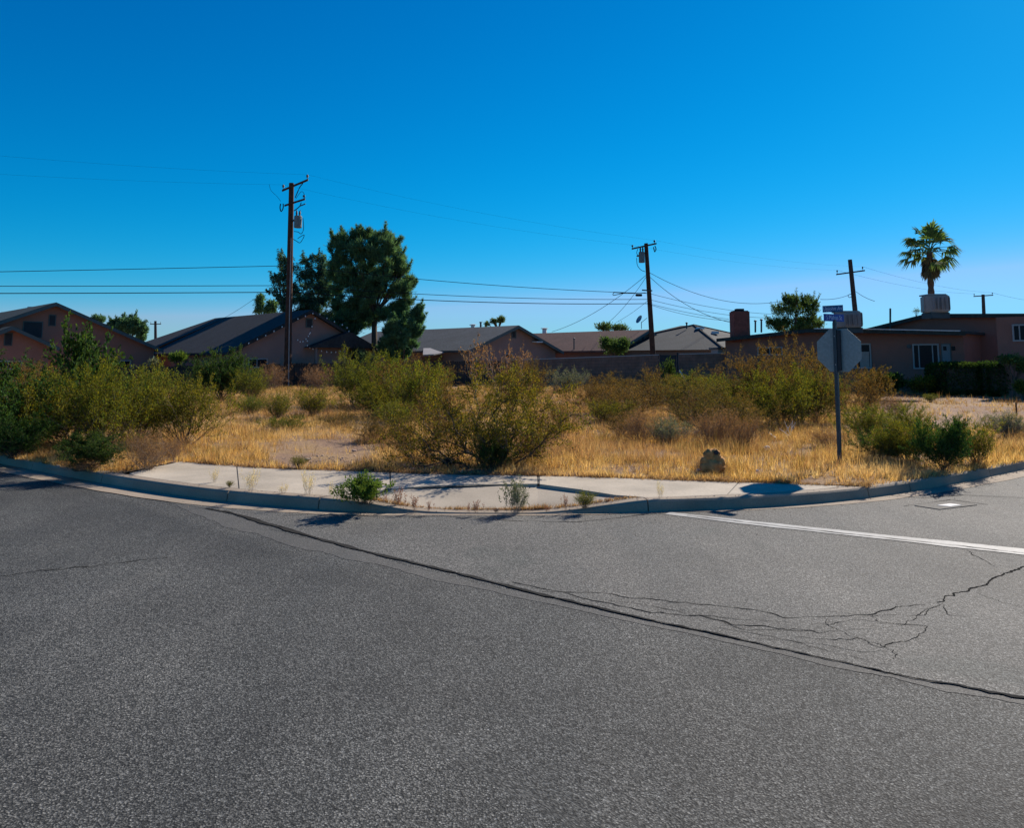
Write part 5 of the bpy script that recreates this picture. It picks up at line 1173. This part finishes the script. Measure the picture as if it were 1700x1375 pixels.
rc = jumper(p1, [(483.5, 395), (482.5, 440), (481, 500), (480, 560), (479, 645)], Y1 - .24, .032, 'riser_conduit')
rc.data.materials[0] = M['cooler']
Y2 = 51.5
p2, a2, b2 = upole(1084, 590, 1072.5, 404, Y2, .165, 'wooden utility pole with a transformer behind the block wall')
i2 = arm(p2, (1049, 413), (1090, 404), Y2, .1, ins=(.03, .92), ih=.2)
transformer(p2, 1065.5, 418, 436, 10, Y2); jumper(p2, [(1059, 413), (1057, 420), (1060, 424), (1063, 418)], Y2 - .3, .02); jumper(p2, [(1057, 428), (1058, 440), (1064, 448), (1071, 451)], Y2 - .3, .02)
jumper(p2, [(1087, 408), (1089, 413), (1087, 418), (1085, 410)], Y2 - .25, .035, 'cutout_fuse')
arm(p2, (1066, 481.5), (1083, 482.5), Y2, .08, 'steel', name='step_arm')
q = atY(1060, 490, Y2 - .5); m = MB(); m.tube([q + np.array([-.2, 0, 0]), q + np.array([-.15, 0, 0]), q + np.array([.2, 0, 0]), q + np.array([.24, 0, 0])], [.05, .085, .085, .05], 8); m.build('splice_case', M['wire'], p2)
jumper(p2, [(1072, 486), (1050, 487), (1035, 487), (1025, 489), (1018, 490), (1019, 486), (1026, 486), (1040, 487)], Y2 - .5, .025, 'cable_loop')
Y3 = 75
p3, a3, b3 = upole(1424, 560, 1411, 431, Y3, .24, 'leaning bare utility pole between the coolers and the street signs', 'polegrey')
i3 = arm(p3, (1389, 455.5), (1436, 449), Y3, .13, 'polegrey', ins=(.03, .93), ih=.35)
jumper(p3, [(1414, 488), (1408, 490), (1410, 494), (1415, 492)], Y3 - .2, .03)
Y4 = 110
p4, a4, b4 = upole(1635, 560, 1632, 489, Y4, .26, 'distant utility pole with a plain crossarm over the right wing roof', 'polegrey')
i4 = arm(p4, (1617, 492), (1649, 490), Y4, .14, 'polegrey', ins=(.03, .97), ih=.3)
Y5 = 150
p5, a5, b5 = upole(258.5, 600, 258, 533, Y5, .28, 'small distant utility pole between the two left houses', 'polegrey')
arm(p5, (249, 538), (267, 538), Y5, .16, 'polegrey', ins=(.05, .95), ih=.3)
GL = 'thin power lines between the poles'; GC = 'thick telephone cables between the poles'
end = np.array([-60., 22., 13.6])
wire(i1[1], end + np.array([1, -1, .3]), 1.3, .0033, 'power_line', 'upper thin power line running from the transformer pole to the left', 'power line', GL)
wire(i1[0], end + np.array([-1, 1, -1.0]), 1.2, .0033, 'power_line', 'lower thin power line running from the transformer pole to the left', 'power line', GL)
wire(i1[1], i2[1], .35, .0033, 'power_line', 'upper power line between the two transformer poles', 'power line', GL)
wire(i1[0], i2[0], .35, .0033, 'power_line', 'lower power line between the two transformer poles', 'power line', GL)
wire(i2[1], i3[1], .35, .0033, 'power_line', 'upper power line from the right transformer pole to the leaning pole', 'power line', GL)
wire(i2[0], i3[0], .35, .0033, 'power_line', 'lower power line from the right transformer pole to the leaning pole', 'power line', GL)
wire(i3[1], i4[1], .5, .009, 'power_line', 'upper power line from the leaning pole to the far right pole', 'power line', GL)
wire(i3[0], i4[0], .5, .009, 'power_line', 'lower power line from the leaning pole to the far right pole', 'power line', GL)
wire(i4[1], atY(1800, 505, 105), .5, .013, 'power_line', 'power line leaving the far right pole to the right', 'power line', GL)
for (ya, yl, yb, r_, lb) in [(441, 448, 487, .018, 'top'), (474, 472, 497, .018, 'middle'), (485, 484, 504, .024, 'bottom')]:
    A0 = atY(481, ya, Y1); tgt = atY(0, yl, 38.7); s_ = (-60 - A0[0]) / (tgt[0] - A0[0]); E = A0 + (tgt - A0) * s_; E[2] = A0[2] + (tgt[2] - A0[2]) * s_
    wire(A0, E, .12, r_, 'telephone_cable', lb + ' thick cable running from the transformer pole to the left', 'cable', GC)
    wire(A0, atY(1076, yb, Y2), .25, r_, 'telephone_cable', lb + ' thick cable between the two transformer poles', 'cable', GC)
GS = 'service wires fanning out from the right transformer pole'
top2 = atY(1075, 453, Y2)
for (e, Ye, y_, sg_, r_, lb) in [((916, 551), 62, 453, .5, .016, 'service wire to the chimney vent of the brown house'), ((1008, 537), 62, 453, .3, .014, 'steep service wire down to the brown roof'), ((1020, 537), 62, 498, .1, .011, 'short service wire down to the brown roof ridge'),
                                 ((1216, 536), 46, 458, .5, .016, 'service wire to the brick chimney'), ((1215, 533), 47, 505, .2, .012, 'lowest wire to the brick chimney'), ((1298, 500), 60, 452, .9, .016, 'long upper service wire to the feathery tree'),
                                 ((1295, 522), 66, 487, .3, .014, 'cable from the pole towards the feathery tree, upper of three'), ((1285, 528), 66, 497, .3, .014, 'cable from the pole towards the feathery tree, middle of three'), ((1210, 530), 55, 504, .1, .014, 'cable from the pole towards the feathery tree, lower of three')]:
    wire(atY(1077, y_, Y2 - .15), atY(*e, Ye), sg_, r_, 'service_wire', lb, 'wire', GS)
wire(atY(1415, 487, Y3), atY(1362, 497, 64), .2, .02, 'service_wire', 'wire from the leaning pole left to the feathery tree', 'wire', GS)
wire(atY(1421, 484, Y3), atY(1452, 500, 60), .1, .02, 'service_wire', 'short wire from the leaning pole down to the right', 'wire', GS)
wire(atY(370, 529, 50), atY(428, 492, Y1 + 1), .05, .010, 'service_wire', 'thin wire rising from the dark roof towards the transformer pole', 'wire', GS)

# ------------------------------------------------------------------ stop sign
sb = atZ(1394.5, 774, LOTZ); st = atY(1384.5, 512, sb[1] + .02); sgn = thing('stop_sign', 'back of an octagonal stop sign on a square metal post with blue street name blades', 'road sign', sb)
dp_ = (st - sb); 
def along(py): return sb + dp_ * ((774 - py) / (774 - 512.0))
uS = np.array([math.cos(R(-41)), math.sin(R(-41)), 0]); nS = np.array([-uS[1], uS[0], 0]); nS = nS if nS[1] > 0 else -nS    # nS: away from the camera
wS = .026
dpp = dp_ * (774 - 536.5) / (774 - 512.); m = MB(); o_ = sb - uS * wS - nS * wS - np.array([0, 0, .05]); m.obox(o_, uS * 2 * wS, nS * 2 * wS, dpp + np.array([0, 0, .05])); m.build('post', M['steel'], sgn)
k = sb[1] / F
for i in range(52):
    p = sb + dpp * ((i + .6) / 54.) - nS * (wS + .0012); m = MB(); m.tube([p, p + nS * .001], .005, 6); 
    if i > 34 or i % 2 == 0: m.build('post_hole', M['blackmetal'], sgn)
# sleeve in front of the plate
lo_ = along(620); m = MB(); o_ = along(617) + uS * (.035) - nS * wS; m.obox(o_, uS * .045, nS * .045, along(549) - along(617)); m.build('plate_bracket', M['blackmetal'], sgn)
cen = along(583) + nS * .031 + uS * .04; Rr = 35.3 * k / math.cos(R(22.5))
octp = [cen + uS * Rr * math.cos(R(22.5 + 45 * i)) + np.array([0, 0, Rr * math.sin(R(22.5 + 45 * i))]) for i in range(8)]
m = MB(); m.prism(octp, nS * .004); pl = m.build('plate', M['signback'], sgn)
m = MB(); m.prism([cen + (p - cen) * .985 + nS * .0045 for p in octp], nS * .001); m.build('sign_face', M['stw'], pl)
m = MB(); m.prism([cen + (p - cen) * .94 + nS * .006 for p in octp], nS * .001); m.build('red_face', M['red'], pl)
def text(body, size, pos, xdir, zdir, mat, parent, name='lettering', sx=1.0):
    cu = bpy.data.curves.new(name, 'FONT'); cu.body = body; cu.size = size; cu.align_x = 'CENTER'; cu.align_y = 'CENTER'; cu.extrude = .0006; cu.materials.append(M[mat])
    o = bpy.data.objects.new(name, cu); C.objects.link(o); X = Vector(xdir).normalized(); Yv = Vector(zdir).normalized(); Z = X.cross(Yv).normalized(); Yv = Z.cross(X)
    Mt = Matrix((X, Yv, Z)).transposed(); o.parent = parent; o.rotation_euler = Mt.to_euler(); o.location = Vector(pos) - wpos(parent); o.scale = (sx, 1, 1)
    bpy.context.view_layer.update(); me = bpy.data.meshes.new_from_object(o.evaluated_get(bpy.context.evaluated_depsgraph_get())); me.name = name
    q = bpy.data.objects.new(name, me); C.objects.link(q); q.parent = parent; q.rotation_euler = o.rotation_euler; q.location = o.location; q.scale = o.scale; bpy.data.objects.remove(o); bpy.data.curves.remove(cu); return q
text('STOP', .30, cen + nS * .0085, -uS, (0, 0, 1), 'stw', pl, sx=.8)
for zz in (.22, -.22):
    p = cen + np.array([0, 0, zz]) - uS * .04 - nS * .06; m = MB(); m.tube([p, p + nS * .02], .009, 6); m.build('bolt', M['metal'], sgn)
def blade(py, ang, L, H_, mat, txt, nm, tsz, z_off=0):
    u = np.array([math.cos(ang), math.sin(ang), 0]); nb_ = np.array([u[1], -u[0], 0]); nb_ = nb_ if nb_[1] < 0 else -nb_; c = along(py) + u * z_off
    m = MB(); m.obox(c - u * L / 2 - nb_ * .002 - np.array([0, 0, H_ / 2]), u * L, nb_ * .004, (0, 0, H_)); b = m.build(nm, M[mat], sgn)
    text(txt, tsz, c + nb_ * .0035, u, (0, 0, 1), 'signwhite', b, sx=.8); text(txt, tsz, c - nb_ * .0035, -u, (0, 0, 1), 'signwhite', b, sx=.8); return b
blade(528, R(30), .48, .115, 'bluesign', 'S Mahan St', 'name_blade', .105, -.01)
blade(512.5, R(-45), .32, .105, 'tealsign', 'Upjohn Av', 'name_blade', .085, -.02)
m = MB(); p = along(537); m.obox(p - uS * .022 - nS * .022, uS * .044, nS * .044, (0, 0, .05)); m.build('blade_clamp', M['steel'], sgn)
m = MB(); p = along(520.5); m.obox(p - uS * .012 - nS * .012, uS * .024, nS * .024, (0, 0, .03)); m.build('blade_clamp', M['steel'], sgn)

# utility cover in the side street
cp = [atZ(a, b, .010) for a, b in [(1518, 839.5), (1578, 831.5), (1622, 838.5), (1560, 846)]]
t = thing('utility_cover', 'square concrete utility cover with a bright lid in the side street', 'utility cover', cp[0])
m = MB(); m.prism([q - np.array([0, 0, .03]) for q in cp], (0, 0, .032)); m.build('pad', M['strip'], t)
lp = [atZ(a, b, .014) for a, b in [(1556, 839), (1576, 836.5), (1597, 838.5), (1578, 841)]]; m = MB(); m.prism([q - np.array([0, 0, .01]) for q in lp], (0, 0, .012)); m.build('lid', M['litterwhite'], t)
V, Fc = ribbon([atZ(a, b, 0) for a, b in [(1500, 841.5), (1578, 831), (1640, 839)]], [.015] * 3, .0095, .002, rng, 5); obj('crack', V, Fc, M['crack'], side_o)
V, Fc = ribbon([atZ(a, b, 0) for a, b in [(1460, 822), (1530, 828), (1600, 823), (1700, 828)]], [.012] * 4, .0095, .004, rng, 5); obj('crack', V, Fc, M['crack'], side_o)
# stake, white slab, timber by the driveway
q0 = atZ(1688, 691, LOTZ); m = MB(); hh = 22 * q0[1] / F; m.tube([q0, q0 + np.array([0, 0, hh])], .022, 6); tag(m.build('stake', M['pole'], None, q0), 'short dark stake in the dirt near the right edge', 'stake')
q0 = atZ(1567, 655.5, LOTZ); m = MB(); m.box(q0[0] - .5, q0[0] + .5, q0[1] - .3, q0[1] + .3, LOTZ - .05, LOTZ + .09); tag(m.build('stepping_stone', M['litterwhite'], None, q0), 'flat white slab on the ground before the brick house', 'stone slab')
for (a, b, c, d_, lb) in [(1650, 664, 1694, 667, 'long dark timber lying on the dirt below the hedge'), (1500, 657, 1560, 658, 'dark timber edging under the shrubs of the brick house')]:
    p = atZ(a, b, LOTZ + .03); q = atZ(c, d_, LOTZ + .03); m = MB(); m.tube([p, q], .06, 6); tag(m.build('timber', M['pole'], None, p), lb, 'timber')
